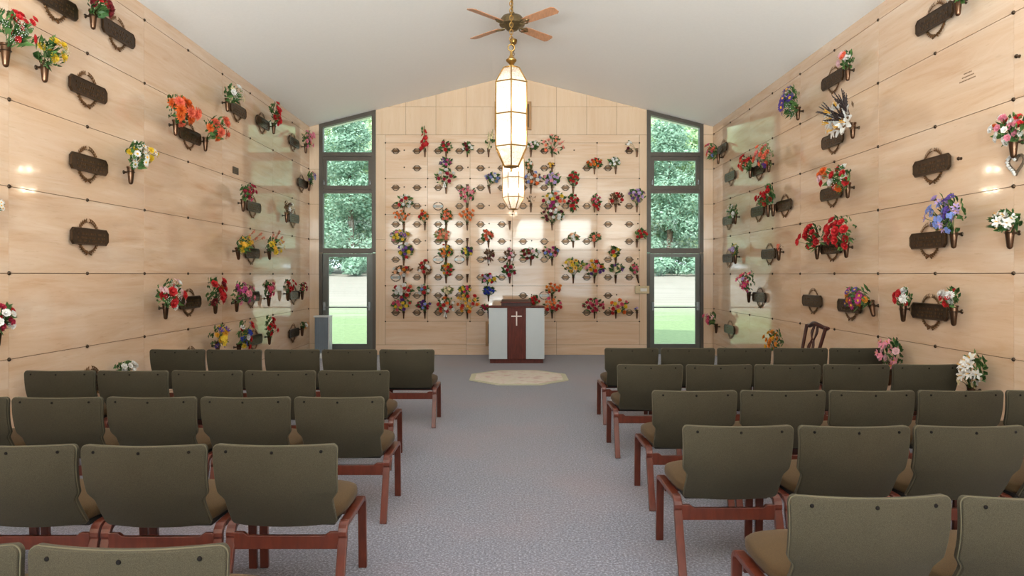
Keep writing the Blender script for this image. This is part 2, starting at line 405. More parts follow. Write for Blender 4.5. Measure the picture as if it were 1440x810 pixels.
# ------------------------------------------------------------------ tall windows with glazed doors either side of the end wall
def build_window(sx, n):
    g = lambda x: sx * x
    X0, X1 = 3.823, 2.700            # outer and inner edges
    fw = 0.075; y0, y1 = YF - 0.02, YF + 0.10
    rf = lambda x: roof(x) - 0.005
    mb = MB(); fx = lambda x, z, d: (sx * x, d, z)
    mb.prism([(X1, 2.04), (X1 + fw, 2.04), (X1 + fw, rf(X1 + fw)), (X1, rf(X1))], y0, y1, fx)
    mb.prism([(X0 - fw, 2.04), (X0, 2.04), (X0, rf(X0)), (X0 - fw, rf(X0 - fw))], y0, y1, fx)
    mb.prism([(X1, rf(X1) - 0.075), (X0, rf(X0) - 0.075), (X0, rf(X0)), (X1, rf(X1))], y0 + 0.003, y1 - 0.003, fx)
    for za, zb in ((3.95, 4.03), (3.22, 3.285), (2.02, 2.12)):
        mb.prism([(X1 + fw, za), (X0 - fw, za), (X0 - fw, zb), (X1 + fw, zb)], y0 + 0.002, y1 - 0.002, fx)
    w = struct(mb.build('window_%d' % n, M['frame']))
    a, b = X1 + fw, X0 - fw
    mb = MB(); mb.prism([(a, 4.03), (b, 4.03), (b, rf(b) - 0.075), (a, rf(a) - 0.075)], YF + 0.04, YF + 0.046, fx); mb.build('pane', M['glass'], w)
    mb = MB(); mb.prism([(a, 2.12), (b, 2.12), (b, 3.22), (a, 3.22)], YF + 0.04, YF + 0.046, fx); mb.build('pane', M['glass'], w)
    mb = MB(); s = 0.07                                  # opening sash
    for q in ([(a, 3.29), (a + s, 3.29), (a + s, 3.945), (a, 3.945)], [(b - s, 3.29), (b, 3.29), (b, 3.945), (b - s, 3.945)],
              [(a + s, 3.29), (b - s, 3.29), (b - s, 3.37), (a + s, 3.37)], [(a + s, 3.87), (b - s, 3.87), (b - s, 3.945), (a + s, 3.945)]):
        mb.prism(q, YF + 0.0, YF + 0.07, fx)
    sash = mb.build('sash', M['frame'], w)
    mb = MB(); mb.prism([(a + s, 3.37), (b - s, 3.37), (b - s, 3.87), (a + s, 3.87)], YF + 0.04, YF + 0.046, fx); mb.build('pane', M['glass'], sash)
    for x in (a + 0.03, b - 0.03):
        mb = MB(); mb.box(-0.012, 0.012, -0.03, 0, -0.03, 0.03); mb.tube([(0, -0.03, 0.0), (0, -0.045, 0.02), (0, -0.045, 0.06)], 0.007)
        mb.build('window_catch', M['steel'], sash, loc=(sx * x, YF, 3.42))
    # door below
    mb = MB()
    mb.prism([(X1, 0), (X1 + 0.06, 0), (X1 + 0.06, 2.02), (X1, 2.02)], y0, y1, fx)
    mb.prism([(X0 - 0.06, 0), (X0, 0), (X0, 2.02), (X0 - 0.06, 2.02)], y0, y1, fx)
    fr = MB(); c, d = X1 + 0.065, X0 - 0.065; st = 0.115 if sx < 0 else 0.085
    for q in ([(c, 0.01), (c + st, 0.01), (c + st, 2.01), (c, 2.01)], [(d - st, 0.01), (d, 0.01), (d, 2.01), (d - st, 2.01)],
              [(c + st, 0.01), (d - st, 0.01), (d - st, 0.215), (c + st, 0.215)], [(c + st, 1.95), (d - st, 1.95), (d - st, 2.01), (c + st, 2.01)]):
        fr.prism(q, YF + 0.015, YF + 0.065, fx)
    dr = struct(fr.build('door_%d' % n, M['frame_door']))
    mb.build('door_frame', M['frame'], dr)
    mb = MB(); mb.prism([(c + st, 0.215), (d - st, 0.215), (d - st, 1.95), (c + st, 1.95)], YF + 0.037, YF + 0.043, fx); mb.build('pane', M['glass'], dr)
    mb = MB()
    mb.tube([(sx * (c + 0.03), YF - 0.05, 0.95), (sx * (d - 0.03), YF - 0.05, 0.95)], 0.013, 8)
    for x in (c + 0.05, d - 0.05): mb.box(sx * x - 0.02, sx * x + 0.02, YF - 0.06, YF + 0.016, 0.89, 1.05)
    mb.build('push_bar', M['steel'], dr)
build_window(-1, 1); build_window(1, 2)

# ------------------------------------------------------------------ outdoors: sloping field, shrubs and trees
mb = MB(); xs = [-60, -20, 0, 20, 60]; ys = [13.86, 20, 30, 45, 62, 90]
gz = lambda y: -0.12 + 0.0345 * (y - 13.9)
vs = [(x, y, gz(y)) for y in ys for x in xs]
mb.add(vs, [(j * 5 + i, j * 5 + i + 1, (j + 1) * 5 + i + 1, (j + 1) * 5 + i) for j in range(5) for i in range(4)])
struct(mb.build('ground', M['lawn']))
def leaf_cloud(n, clumps, size, rnd):
    mb = MB()
    tot = sum(c[3] ** 2 for c in clumps)
    for cx, cy, cz, r in clumps:
        for _ in range(int(n * r * r / tot)):
            d = Vector((rnd.gauss(0, 1), rnd.gauss(0, 1), rnd.gauss(0, 1) * 0.8)).normalized()
            p = Vector((cx, cy, cz)) + Vector((d.x, d.y, d.z * 0.6)) * r * rnd.uniform(0.65, 1.08)
            u = Vector((rnd.gauss(0, 1), rnd.gauss(0, 1), rnd.gauss(0, 0.6))).normalized(); w = u.cross(d + Vector((0, 0, .3))).normalized()
            s = size * rnd.uniform(0.6, 1.3)
            mb.add([p - u * s, p + w * s * 0.4, p + u * s, p - w * s * 0.4], [(0, 1, 2, 3)])
    return mb
rt = random.Random(3)
protos = []
for k in range(3):
    cl = []
    H = 11 + 2 * k
    for j in range(34):
        t = j / 33; z = 1.5 + t * (H - 1.5); R = (1 - t) ** 0.6 * 4.2 * (0.8 + 0.4 * rt.random())
        a = rt.random() * 2 * PI; rr = R * (0.3 + 0.6 * rt.random())
        cl.append((math.cos(a) * rr, math.sin(a) * rr, z, 1.0 + 1.1 * (1 - t) * rt.random() + 0.4))
    protos.append((leaf_cloud(20000, cl, 0.165, rt), H))
def tree(x, y, k, mat, s, label):
    t = empty('tree', (x, y, gz(y))); t.scale = (s, s, s); t.rotation_euler[2] = rt.random() * 6
    mb, H = protos[k]
    key = ('crown', k, mat)
    if key not in tree.c: tree.c[key] = mb.mesh('crown', M[mat])
    inst('crown', tree.c[key], t)
    if 'trunk' not in tree.c:
        tb = MB(); tb.tube([(0, 0, -0.3), (0.1, 0, 4), (0, 0.1, 8), (0, 0, 11)], [0.32, 0.25, 0.15, 0.05], 8); tree.c['trunk'] = tb.mesh('trunk', M['bark'], True)
    inst('trunk', tree.c['trunk'], t)
    tag(t, label, 'tree', 'trees beyond the field')
tree.c = {}
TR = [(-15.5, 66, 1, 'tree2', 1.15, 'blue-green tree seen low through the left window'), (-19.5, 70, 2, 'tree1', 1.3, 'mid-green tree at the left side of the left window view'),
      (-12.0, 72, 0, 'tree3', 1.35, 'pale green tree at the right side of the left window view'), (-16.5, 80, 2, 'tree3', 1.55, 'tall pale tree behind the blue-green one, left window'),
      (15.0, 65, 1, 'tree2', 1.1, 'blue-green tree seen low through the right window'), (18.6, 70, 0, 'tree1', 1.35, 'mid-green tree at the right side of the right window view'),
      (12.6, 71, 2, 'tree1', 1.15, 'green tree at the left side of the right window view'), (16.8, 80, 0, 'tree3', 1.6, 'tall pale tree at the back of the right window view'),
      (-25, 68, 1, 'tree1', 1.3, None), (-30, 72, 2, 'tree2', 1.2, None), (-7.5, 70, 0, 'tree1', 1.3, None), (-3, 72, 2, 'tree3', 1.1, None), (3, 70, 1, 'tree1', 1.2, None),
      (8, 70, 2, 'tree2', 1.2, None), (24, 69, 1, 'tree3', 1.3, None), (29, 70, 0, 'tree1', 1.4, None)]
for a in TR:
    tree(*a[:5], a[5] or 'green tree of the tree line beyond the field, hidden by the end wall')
sh = leaf_cloud(1500, [(rt.uniform(-1.6, 1.6), rt.uniform(-.5, .5), rt.uniform(0.4, 1.5), rt.uniform(0.6, 1.0)) for _ in range(9)], 0.22, rt).mesh('shrub', M['tree2'])
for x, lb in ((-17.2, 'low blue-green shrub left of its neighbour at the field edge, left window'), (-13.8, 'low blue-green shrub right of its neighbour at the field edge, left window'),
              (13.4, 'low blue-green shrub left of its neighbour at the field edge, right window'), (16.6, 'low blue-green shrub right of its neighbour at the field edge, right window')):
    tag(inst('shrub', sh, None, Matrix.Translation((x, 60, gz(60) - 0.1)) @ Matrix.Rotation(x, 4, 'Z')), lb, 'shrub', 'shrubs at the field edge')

# ------------------------------------------------------------------ stacking chairs
def ribbon(path, w, th):                                  # bent plywood strip, width across x
    mb = MB(); n = len(path); vs = []
    for i in range(n):
        a = path[max(i - 1, 0)]; b = path[min(i + 1, n - 1)]
        d = Vector((b[0] - a[0], b[1] - a[1])).normalized(); nn = Vector((-d.y, d.x)) * th / 2
        for sx in (-1, 1):
            for sn in (-1, 1): vs.append((sx * w / 2, path[i][0] + nn.x * sn, path[i][1] + nn.y * sn))
    fs = []
    for i in range(n - 1):
        k = 4 * i
        for a, b in ((0, 1), (1, 3), (3, 2), (2, 0)): fs.append((k + a, k + b, k + 4 + b, k + 4 + a))
    fs += [(0, 2, 3, 1), (4 * n - 4, 4 * n - 3, 4 * n - 1, 4 * n - 2)]
    mb.add(vs, fs); return mb
def arc(cx, cz, r, a0, a1, n=6): return [(cx + r * math.cos(math.radians(a0 + (a1 - a0) * i / n)), cz + r * math.sin(math.radians(a0 + (a1 - a0) * i / n))) for i in range(n + 1)]
def superblock(hx, hy, hz, n, k, shape=None):
    mb = MB(); idx = {}; vs = []; fs = []
    def vid(p):
        key = tuple(round(c, 4) for c in p)
        if key not in idx:
            q = Vector(p); d = (abs(q.x) ** k + abs(q.y) ** k + abs(q.z) ** k) ** (1 / k); q = q / d
            q = Vector((q.x * hx, q.y * hy, q.z * hz))
            if shape: q = shape(q)
            idx[key] = len(vs); vs.append(q)
        return idx[key]
    for ax in range(3):
        for s in (-1, 1):
            for i in range(n):
                for j in range(n):
                    q = []
                    for di, dj in ((0, 0), (1, 0), (1, 1), (0, 1)):
                        p = [0, 0, 0]; p[ax] = s; p[(ax + 1) % 3] = -1 + 2 * (i + di) / n; p[(ax + 2) % 3] = -1 + 2 * (j + dj) / n
                        q.append(vid(tuple(p)))
                    fs.append(tuple(q) if s > 0 else tuple(q[::-1]))
    mb.add(vs, fs); return mb
def back_hw(z):
    zb, zt = 0.412, 0.825
    if z < 0.552: w = 0.247
    elif z < 0.605:
        t = (z - 0.552) / 0.053; t = t * t * (3 - 2 * t); w = 0.247 + t * 0.028
    else: w = 0.275 + 0.0085 * (z - 0.605) / 0.22
    for zz, r in ((z - zb, 0.022), (zt - z, 0.026)):
        if zz < r: w -= r - math.sqrt(max(0, r * r - (r - zz) ** 2))
    return w
def back_y(z, u):
    t = (z - 0.412) / 0.413
    return -0.195 - 0.145 * t - 0.05 * math.sin(PI * t) + 0.04 * u * u
def make_chair():
    root = empty('chapel_chair')
    zs = [0.4125, 0.415, 0.42, 0.428, 0.44] + [0.47 + 0.0275 * i for i in range(3)] + [0.54, 0.552, 0.563, 0.575, 0.587, 0.598, 0.61] + [0.64, 0.67, 0.70, 0.73, 0.76, 0.785] + [0.80, 0.81, 0.817, 0.822, 0.8248]
    nu = 14; mb = MB(); vs = []; th = 0.034
    for side in (0, 1):
        for z in zs:
            for i in range(nu + 1):
                u = -1 + 2 * i / nu; vs.append((u * back_hw(z), back_y(z, u) + (th if side else 0) + 0.0, z))
    R = len(zs); C1 = nu + 1; fs = []
    for j in range(R - 1):
        for i in range(nu):
            a = j * C1 + i; fs.append((a, a + 1, a + C1 + 1, a + C1)); a += R * C1; fs.append((a, a + C1, a + C1 + 1, a + 1))
    o = R * C1
    for j in range(R - 1):
        a = j * C1; fs.append((a, a + C1, o + a + C1, o + a)); a = j * C1 + nu; fs.append((a, o + a, o + a + C1, a + C1))
    for i in range(nu):
        fs.append((i, o + i, o + i + 1, i + 1)); a = (R - 1) * C1 + i; fs.append((a, a + 1, o + a + 1, o + a))
    mb.add(vs, fs)
    back = mb.build('backrest', M['olive'], root, True, bevel=0.007)
    loop = []                                             # seam welt round the edge of the shell
    mid = 0.5 * th
    right = [(back_hw(z) + 0.0015, z) for z in zs]; left = [(-x, z) for x, z in right[::-1]]
    top = [(right[-1][0] * (1 - 2 * i / 8), 0.826) for i in range(1, 8)]; bot = [(-right[0][0] * (1 - 2 * i / 8), 0.4115) for i in range(1, 8)]
    for x, z in right + top + left + bot: loop.append((x, back_y(z, max(-1, min(1, x / max(back_hw(z), .01)))) + 0.010, z))
    mb = MB(); mb.tube(loop, 0.0026, 5, closed=True); mb.build('welt', M['piping'], back, True)
    bm_ = MB(); bm_.lathe([(0.0075, 0), (0.0065, 0.003), (0.002, 0.004)], 10)
    me = bm_.mesh('screw', M['black'], True)
    for x in (-0.215, 0, 0.215): inst('screw', me, back, Matrix.Translation((x, back_y(0.798, x / 0.28) - 0.0005, 0.798)) @ Matrix.Rotation(PI / 2, 4, 'X'))
    def sh(q):
        q.x *= 1.0 - 0.10 * max(0, -q.y / 0.24)
        q.z += 0.02 * math.cos(q.x * 5) * (1 if q.z > 0 else 0) - 0.028 * max(0, (q.y - 0.12) / 0.12) ** 2 - 0.018 * max(0, -q.y / 0.24)
        return q
    mb = superblock(0.272, 0.245, 0.042, 8, 4.0, sh); mb.v = [(v[0], v[1] + 0.072, v[2] + 0.456) for v in mb.v]
    mb.build('seat', M['seatfab'], root, True)
    mb = MB(); mb.box(-0.225, 0.225, -0.10, 0.25, 0.385, 0.415); mb.build('seat_pan', M['rubber'], root, bevel=0.006)
    xs_ = 0.268
    fl = [(0.325, 0.0), (0.318, 0.15), (0.308, 0.33)] + arc(0.265, 0.352, 0.042, -8, 90, 6)
    rl = arc(-0.085, 0.352, 0.042, 90, 205, 6) + [(-0.165, 0.2), (-0.235, 0.0)]
    rail = [(0.265, 0.394), (0.09, 0.392), (-0.085, 0.394)]
    for s in (-1, 1):
        for nm, p in (('leg', fl), ('leg', rl), ('side_rail', rail)):
            o = ribbon(p, 0.044, 0.026).build(nm, M['chairwood'], root, False, bevel=0.004); o.location.x = s * xs_
    mb = MB()
    mb.prism([(-0.25, 0.285), (0.25, 0.285), (0.25, 0.366), (0.205, 0.366), (0.185, 0.350), (-0.185, 0.350), (-0.205, 0.366), (-0.25, 0.366)], -0.142, -0.120, lambda x, z, d: (x, d, z))
    mb.build('stretcher', M['chairwood'], root, bevel=0.003)
    mb = MB()
    mb.box(-0.25, 0.25, 0.262, 0.284, 0.31, 0.374); mb.build('stretcher', M['chairwood'], root, bevel=0.003)
    return root
SP = 0.5935; HWB = 0.2835
LROWS = [(7.00, -0.795, 5), (5.46, -0.985, 5), (4.27, -0.805, 5), (3.06, -0.795, 4), (1.90, -0.812, 2)]
RROWS = [(7.15, 0.985, 5), (5.83, 0.912, 5), (4.52, 0.940, 5), (3.45, 0.880, 4), (2.34, 0.973, 2)]
rown = ['front row', 'second row', 'third row', 'fourth row', 'row nearest the camera']
posn = ['at the aisle', 'second from the aisle', 'third from the aisle', 'fourth from the aisle', 'farthest from the aisle']
first = make_chair(); used = False; rc = random.Random(5)
for side, rows in (('left', LROWS), ('right', RROWS)):
    sg = -1 if side == 'left' else 1
    for r, (yb, xe, n) in enumerate(rows):
        for k in range(n):
            c = first if not used else copy_tree(first); used = True
            c.location = (xe + sg * (HWB + SP * k), yb + 0.34 + rc.uniform(-0.008, 0.008), 0)
            c.rotation_euler = (0, 0, rc.uniform(-0.004, 0.004))
            tag(c, 'olive upholstered wooden chair, %s block, %s, %s' % (side, rown[r], posn[k] if not (k == n - 1 and n == 5) else 'against the marble wall'), 'chair', 'chairs in the %s block' % side)

# ------------------------------------------------------------------ lectern, rug
t = empty('lectern', (0.095, 12.29, 0))
fz = lambda x, z, d: (x, d, z)
MB().box(-0.48, 0.48, 0.02, 0.46, 0, 0.075).build('plinth', M['mahogany'], t, bevel=0.004)
MB().box(-0.5, 0.5, 0.02, 0.46, 0.075, 1.0).build('body', M['mahogany_dark'], t)
MB().box(-0.165, 0.165, -0.005, 0.02, 0.075, 1.0).build('centre_panel', M['mahogany'], t, bevel=0.002)
for sx in (-1, 1):
    a, b = sorted((sx * 0.17, sx * 0.5)); MB().box(a, b, -0.02, 0.02, 0.08, 0.998).build('white_panel', M['white_panel'], t, bevel=0.003)
MB().box(-0.505, 0.505, -0.03, 0.47, 1.0, 1.025).build('top_board', M['mahogany'], t, bevel=0.005)
mb = MB(); mb.prism([(0.0, 1.025), (0.36, 1.025), (0.36, 1.14), (0.0, 1.09)], -0.275, 0.26, lambda y, z, d: (d, y, z)); mb.build('reading_desk', M['mahogany_dark'], t, bevel=0.005)
mb = MB(); mb.box(-0.29, 0.275, -0.03, 0.01, 1.085, 1.108); mb.build('book_ledge', M['mahogany'], t, bevel=0.004)
mb = MB(); mb.box(-0.011, 0.011, -0.018, -0.004, 0.68, 0.935); mb.box(-0.095, 0.095, -0.017, -0.003, 0.838, 0.860); c = mb.build('cross', M['cross'], t); c['label'] = 'pale cross on the dark centre panel'
tag(t, 'white-panelled mahogany lectern with a pale cross, at the end of the aisle', 'lectern')
t = empty('rug', (0.115, 10.6, 0))
def octo(r): return [(r * math.cos(PI / 8 + k * PI / 4) / math.cos(PI / 8), r * math.sin(PI / 8 + k * PI / 4) / math.cos(PI / 8)) for k in range(8)]
MB().prism(octo(0.75), 0.0, 0.012, lambda x, y, d: (x, y, d)).build('border', M['rug_border'], t)
MB().prism(octo(0.67), 0.004, 0.016, lambda x, y, d: (x, y, d)).build('field', M['rug'], t)
tag(t, 'cream octagonal rug on the grey carpet before the lectern', 'rug')

# ------------------------------------------------------------------ ceiling fan and hanging lanterns
fan = empty('ceiling_fan', (0.01, 9.14, 4.94))
mb = MB(); mb.lathe([(0.02, -0.075), (0.07, -0.07), (0.10, -0.03), (0.17, 0.0), (0.172, 0.05), (0.13, 0.11), (0.05, 0.13), (0.03, 0.17)], 24); mb.build('motor_housing', M['brass_dark'], fan, True)
mb = MB(); mb.tube([(0, 0, 0.15), (0, 0, roof(0) - 4.94 - 0.02)], 0.014, 10); mb.lathe([(0.03, 0.44), (0.07, 0.48), (0.075, roof(0) - 4.94 - 0.012)], 16); mb.build('down_rod', M['brass_dark'], fan, True)
for k in range(4):
    a = PI / 4 + k * PI / 2 + 0.02
    mx = Matrix.Rotation(a, 4, 'Z') @ Matrix.Rotation(math.radians(-13), 4, 'X')
    mb = MB(); outline = [(0.22, -0.055), (0.30, -0.068), (0.74, -0.078), (0.775, -0.05), (0.775, 0.05), (0.74, 0.078), (0.30, 0.068), (0.22, 0.055)]
    mb.prism(outline, -0.004, 0.004, lambda x, y, d: mx @ Vector((x, y, d))); b = mb.build('blade', M['blade'], fan, bevel=0.002)
    mb = MB()
    for sy in (-1, 1):
        mb.tube([mx @ Vector(p) for p in ((0.13, 0.0, -0.012), (0.18, sy * 0.035, -0.016), (0.24, sy * 0.05, -0.012), (0.29, sy * 0.01, -0.009))], 0.009, 6)
    mb.tube([mx @ Vector(p) for p in ((0.13, 0, -0.012), (0.31, 0, -0.01))], 0.008, 6)
    mb.build('blade_bracket', M['brass_dark'], fan, True)
tag(fan, 'four-blade ceiling fan with pale wood blades and antique brass motor', 'ceiling fan')

def chain(mb, x, y, z0, z1, L=0.05, r=0.0045, w=0.017):
    n = int((z1 - z0) / (L * 0.72)) + 1; st = (z1 - z0) / n
    for i in range(n):
        c = z0 + st * (i + 0.5); pts = []
        for k in range(10):
            a = 2 * PI * k / 10; u = w * math.cos(a); v = (st * 0.5 + 2.2 * r) * math.sin(a)
            pts.append((x + u, y, c + v) if i % 2 else (x, y + u, c + v))
        mb.tube(pts, r, 5, closed=True)
def lantern(x, y, rot, label):
    t = empty('chandelier', (x, y, 0)); R = 0.178
    tiers = [(2.69, 0.078), (2.882, R), (3.205, R), (3.525, R), (3.68, 0.088)]
    V = lambda k, z, r: Vector((r * math.cos(rot + k * PI / 3), r * math.sin(rot + k * PI / 3), z))
    mb = MB()
    for k in range(6):
        for (z0, r0), (z1, r1) in zip(tiers, tiers[1:]): mb.tube([V(k, z0, r0), V(k, z1, r1)], 0.007, 5)
        for z0, r0 in tiers: mb.tube([V(k, z0, r0), V(k + 1, z0, r0)], 0.0065, 5)
    mb.build('brass_frame', M['brass'], t, True)
    for (z0, r0), (z1, r1) in zip(tiers, tiers[1:]):
        for k in range(6):
            p = MB(); a, b, c, d = V(k, z0, r0), V(k + 1, z0, r0), V(k + 1, z1, r1), V(k, z1, r1)
            s = 0.985; cc = (a + b + c + d) / 4; q = [cc + (v - cc) * s for v in (a, b, c, d)]; inn = [Vector((v.x * 0.985, v.y * 0.985, v.z)) for v in q]
            p.add(q, [(0, 1, 2, 3)]); p.build('glass_pane', M['frosted'], t)
    mb = MB(); mb.tube([(0, 0, 2.69), (0, 0, 3.7)], 0.008, 8)
    for zb in (3.28, 2.94):
        for k in range(3):
            a = rot + (k + 0.5 * (zb > 3.1)) * 2 * PI / 3 + 0.5; px, py = 0.085 * math.cos(a), 0.085 * math.sin(a)
            mb.tube([(0, 0, zb - 0.03), (px * 0.6, py * 0.6, zb - 0.05), (px, py, zb - 0.02)], 0.005, 5)
            mb.tube([(px, py, zb - 0.02), (px, py, zb + 0.03)], 0.011, 8)
            b = MB(); b.lathe([(0.008, 0), (0.017, 0.02), (0.018, 0.035), (0.010, 0.06), (0.002, 0.078)], 10)
            o = b.build('bulb', M['bulb'], t, True, loc=(px, py, zb + 0.03))
    mb.build('lamp_cluster', M['brass'], t, True)
    for zb in (3.36, 3.02):
        l = light('POINT', 'lamp_light', (0, 0, zb), (0, 0, 0), CHANDELIER_POWER, (1.0, 0.88, 0.74), shadow_soft_size=0.09); l.parent = t
    mb = MB(); mb.lathe([(0.088, 3.675), (0.09, 3.685), (0.03, 3.69), (0.016, 3.72), (0.03, 3.735), (0.052, 3.755), (0.054, 3.768), (0.03, 3.79), (0.014, 3.82), (0.012, 3.86)], 16)
    ring = [(0.033 * math.cos(a), 0, 3.893 + 0.033 * math.sin(a)) for a in [2 * PI * k / 16 for k in range(16)]]
    mb.tube(ring, 0.006, 6, closed=True); mb.build('top_finial', M['brass'], t, True)
    mb = MB(); mb.lathe([(0.004, 2.635), (0.014, 2.65), (0.012, 2.67), (0.075, 2.684), (0.078, 2.69)], 12); mb.build('bottom_finial', M['brass'], t, True)
    mb = MB(); chain(mb, 0, 0, 3.925, APEX - 0.13); mb.build('chain', M['brass'], t, True)
    mb = MB(); mb.lathe([(0.008, APEX - 0.155), (0.02, APEX - 0.14), (0.05, APEX - 0.115), (0.06, APEX - 0.08), (0.062, APEX - 0.04)], 16); mb.build('ceiling_canopy', M['brass'], t, True)
    tag(t, label, 'chandelier', 'hanging lanterns')
lantern(0.0, 6.9, -PI / 2, 'large-looking brass and seeded glass hexagonal lantern, the nearer and higher in view')
lantern(0.035, 11.37, 0.0, 'smaller-looking brass and glass hexagonal lantern, farther and lower behind the first')

# ------------------------------------------------------------------ things on and by the end wall
def framed(x0, x1, z0, z1, label):
    t = empty('wall_grille', ((x0 + x1) / 2, YF, z0)); w = (x1 - x0) / 2; h = z1 - z0; f = 0.05
    mb = MB(); mb.box(-w, -w + f, -0.07, 0, 0, h); mb.box(w - f, w, -0.07, 0, 0, h); mb.box(-w + f, w - f, -0.07, 0, 0, f); mb.box(-w + f, w - f, -0.07, 0, h - f, h)
    mb.build('frame', M['oak'], t, bevel=0.004)
    mb = MB(); mb.box(-w + f, w - f, -0.04, 0, f, h - f); mb.build('grille_panel', M['grille'], t)
    tag(t, label, 'wall grille')
framed(-0.33, 0.40, 4.47, 5.03, 'wood framed panel high on the end wall, mostly behind the lantern')
framed(-0.51, 0.45, 0.18, 0.67, 'wood framed panel low on the end wall, behind the lectern')
t = empty('alarm_box', (2.60, YF, 1.22))
MB().box(-0.145, 0.14, -0.05, -0.022, 0, 0.155).build('case', M['beige_box'], t, bevel=0.006); MB().box(-0.04, 0.09, -0.056, -0.05, 0.045, 0.105).build('window_insert', M['label_white'], t)
MB().box(-0.13, 0.05, -0.022, 0, 0.01, 0.145).build('back_plate', M['beige_box'], t)
tag(t, 'small beige metal box with a pale insert beside the right window', 'wall box')
t = empty('column_heater', (-3.62, 13.15, 0))
mb = MB(); mb.box(-0.14, 0.12, -0.09, 0.09, 0.1, 0.78)
for k in range(12): mb.box(-0.135 + k * 0.021, -0.126 + k * 0.021, -0.105, -0.09, 0.11, 0.77)
mb.build('body', M['heater'], t); MB().box(-0.16, 0.15, -0.11, 0.1, 0.78, 0.81).build('top_cap', M['heater_light'], t, bevel=0.005)
MB().box(0.12, 0.145, -0.105, 0.095, 0.1, 0.78).build('side_panel', M['heater_light'], t); MB().box(-0.17, 0.2, -0.14, 0.12, 0, 0.1).build('base', M['heater_light'], t, bevel=0.008)
tag(t, 'grey ribbed upright heater on the floor left of the left door', 'heater')

# carved side chair by the right wall
t = empty('carved_chair', (3.23, 8.08, 0), PI / 2)      # its local -y (front) faces the aisle
def rb(n, poly, y0, y1, mat=M['mahogany_dark']): return MB().prism(poly, y0, y1, fz).build(n, mat, t, bevel=0.004)
lean = lambda z: -0.24 - max(0, z - 0.42) * 0.24
for s in (-1, 1):
    MB().tube([(s * 0.21, -0.28, 0), (s * 0.205, -0.24, 0.42), (s * 0.215, lean(0.7), 0.7), (s * 0.25, lean(0.99), 0.99)], [0.02, 0.022, 0.02, 0.022], 6).build('back_post', M['mahogany_dark'], t, True)
    MB().box(s * 0.235 - 0.02, s * 0.235 + 0.02, 0.18, 0.22, 0, 0.42).build('leg', M['mahogany_dark'], t, bevel=0.003)
mb = superblock(0.255, 0.23, 0.035, 6, 5); mb.v = [(v[0], v[1] - 0.01, v[2] + 0.45) for v in mb.v]; mb.build('seat', M['seatfab'], t, True)
MB().box(-0.235, 0.235, -0.22, 0.2, 0.36, 0.425).build('seat_rail', M['mahogany_dark'], t, bevel=0.003)
MB().tube([(x, lean(1.0) + 0.02 * math.cos(x * 12), 1.0 + 0.022 * math.cos(x * 14) ) for x in [-0.28 + 0.04 * i for i in range(15)]], [0.014] + [0.026] * 13 + [0.014], 8).build('crest_rail', M['mahogany_dark'], t, True)
mb = MB()
for ph, amp in ((0, 0.05), (PI, 0.05), (0, 0.022), (PI, 0.022), (0, 0.085)):
    pts = []
    for i in range(17):
        z = 0.47 + i * 0.53 / 16; pts.append((amp * math.cos(ph) * abs(math.sin(i * PI / 5.4 + (0.5 if amp < .04 else 0))) + (0.03 if math.cos(ph) > 0 else -0.03) * (amp < 0.06) * (i / 16), lean(z), z))
    mb.tube(pts, 0.0095, 6)
mb.build('splat', M['mahogany_dark'], t, True)
tag(t, 'dark carved wooden side chair with a pierced back against the right wall', 'chair')

# ------------------------------------------------------------------ plaques, vases, bouquets
def wallpt(w, px, py, off=0.0):
    if w == 'F':
        Y = YF - off; return Vector(((px - VX) * Y / F, Y, CAM_Z - (py - VY) * Y / F))
    X = HALF - off; Y = F * X / abs(px - VX); return Vector(((-X if w == 'L' else X), Y, CAM_Z - (py - VY) * Y / F))
# local frame on a wall: x along the wall (to the right as seen from inside), y out of the wall, z up
def frame(w, p):
    n = {'L': Vector((1, 0, 0)), 'R': Vector((-1, 0, 0)), 'F': Vector((0, -1, 0))}[w]
    z = Vector((0, 0, 1)); x = n.cross(z)
    x = -x if False else x
    m = Matrix((( x.x, n.x, 0, p.x), (x.y, n.y, 0, p.y), (0, 0, 1, p.z), (0, 0, 0, 1)))
    return m
def wreath_pts(r, a0, a1, n, y): return [(r * math.cos(math.radians(a0 + (a1 - a0) * i / n)), y, r * math.sin(math.radians(a0 + (a1 - a0) * i / n))) for i in range(n + 1)]
def laurel(r, y, thick, leaf):
    mb = MB()
    for s in (-1, 1):
        pts = [(s * p[0], p[1], p[2]) for p in wreath_pts(r, -100, 72, 16, y)]
        mb.tube(pts, [thick * (1.2 - 0.6 * i / 16) for i in range(17)], 5)
        for i in range(1, 17):
            c = Vector(pts[i]); d = (c - Vector(pts[i - 1])).normalized(); o = Vector((c.x, 0, c.z)).normalized()
            for q in (-1, 1):
                e = (d + o * q * 0.55).normalized(); sd = e.cross(Vector((0, 1, 0))).normalized()
                mb.add([c, c + e * leaf * 0.5 + sd * leaf * 0.2 + Vector((0, 0.008 * r / .15, 0)), c + e * leaf, c + e * leaf * 0.5 - sd * leaf * 0.2 + Vector((0, .004, 0))], [(0, 1, 2, 3), (3, 2, 1, 0)])
    for s in (-1, 1): mb.tube([(s * 0.0, y, -r * 0.98), (s * r * 0.28, y + thick, -r * 1.16)], thick, 5)
    return mb
def plate_poly(w, h, c): return [(-w + c, -h), (w - c, -h), (w, -h + c), (w, h - c), (w - c, h), (-w + c, h), (-w, h - c), (-w, -h + c)]
fxz = lambda x, z, d: (x, d, z)
rp = random.Random(11)
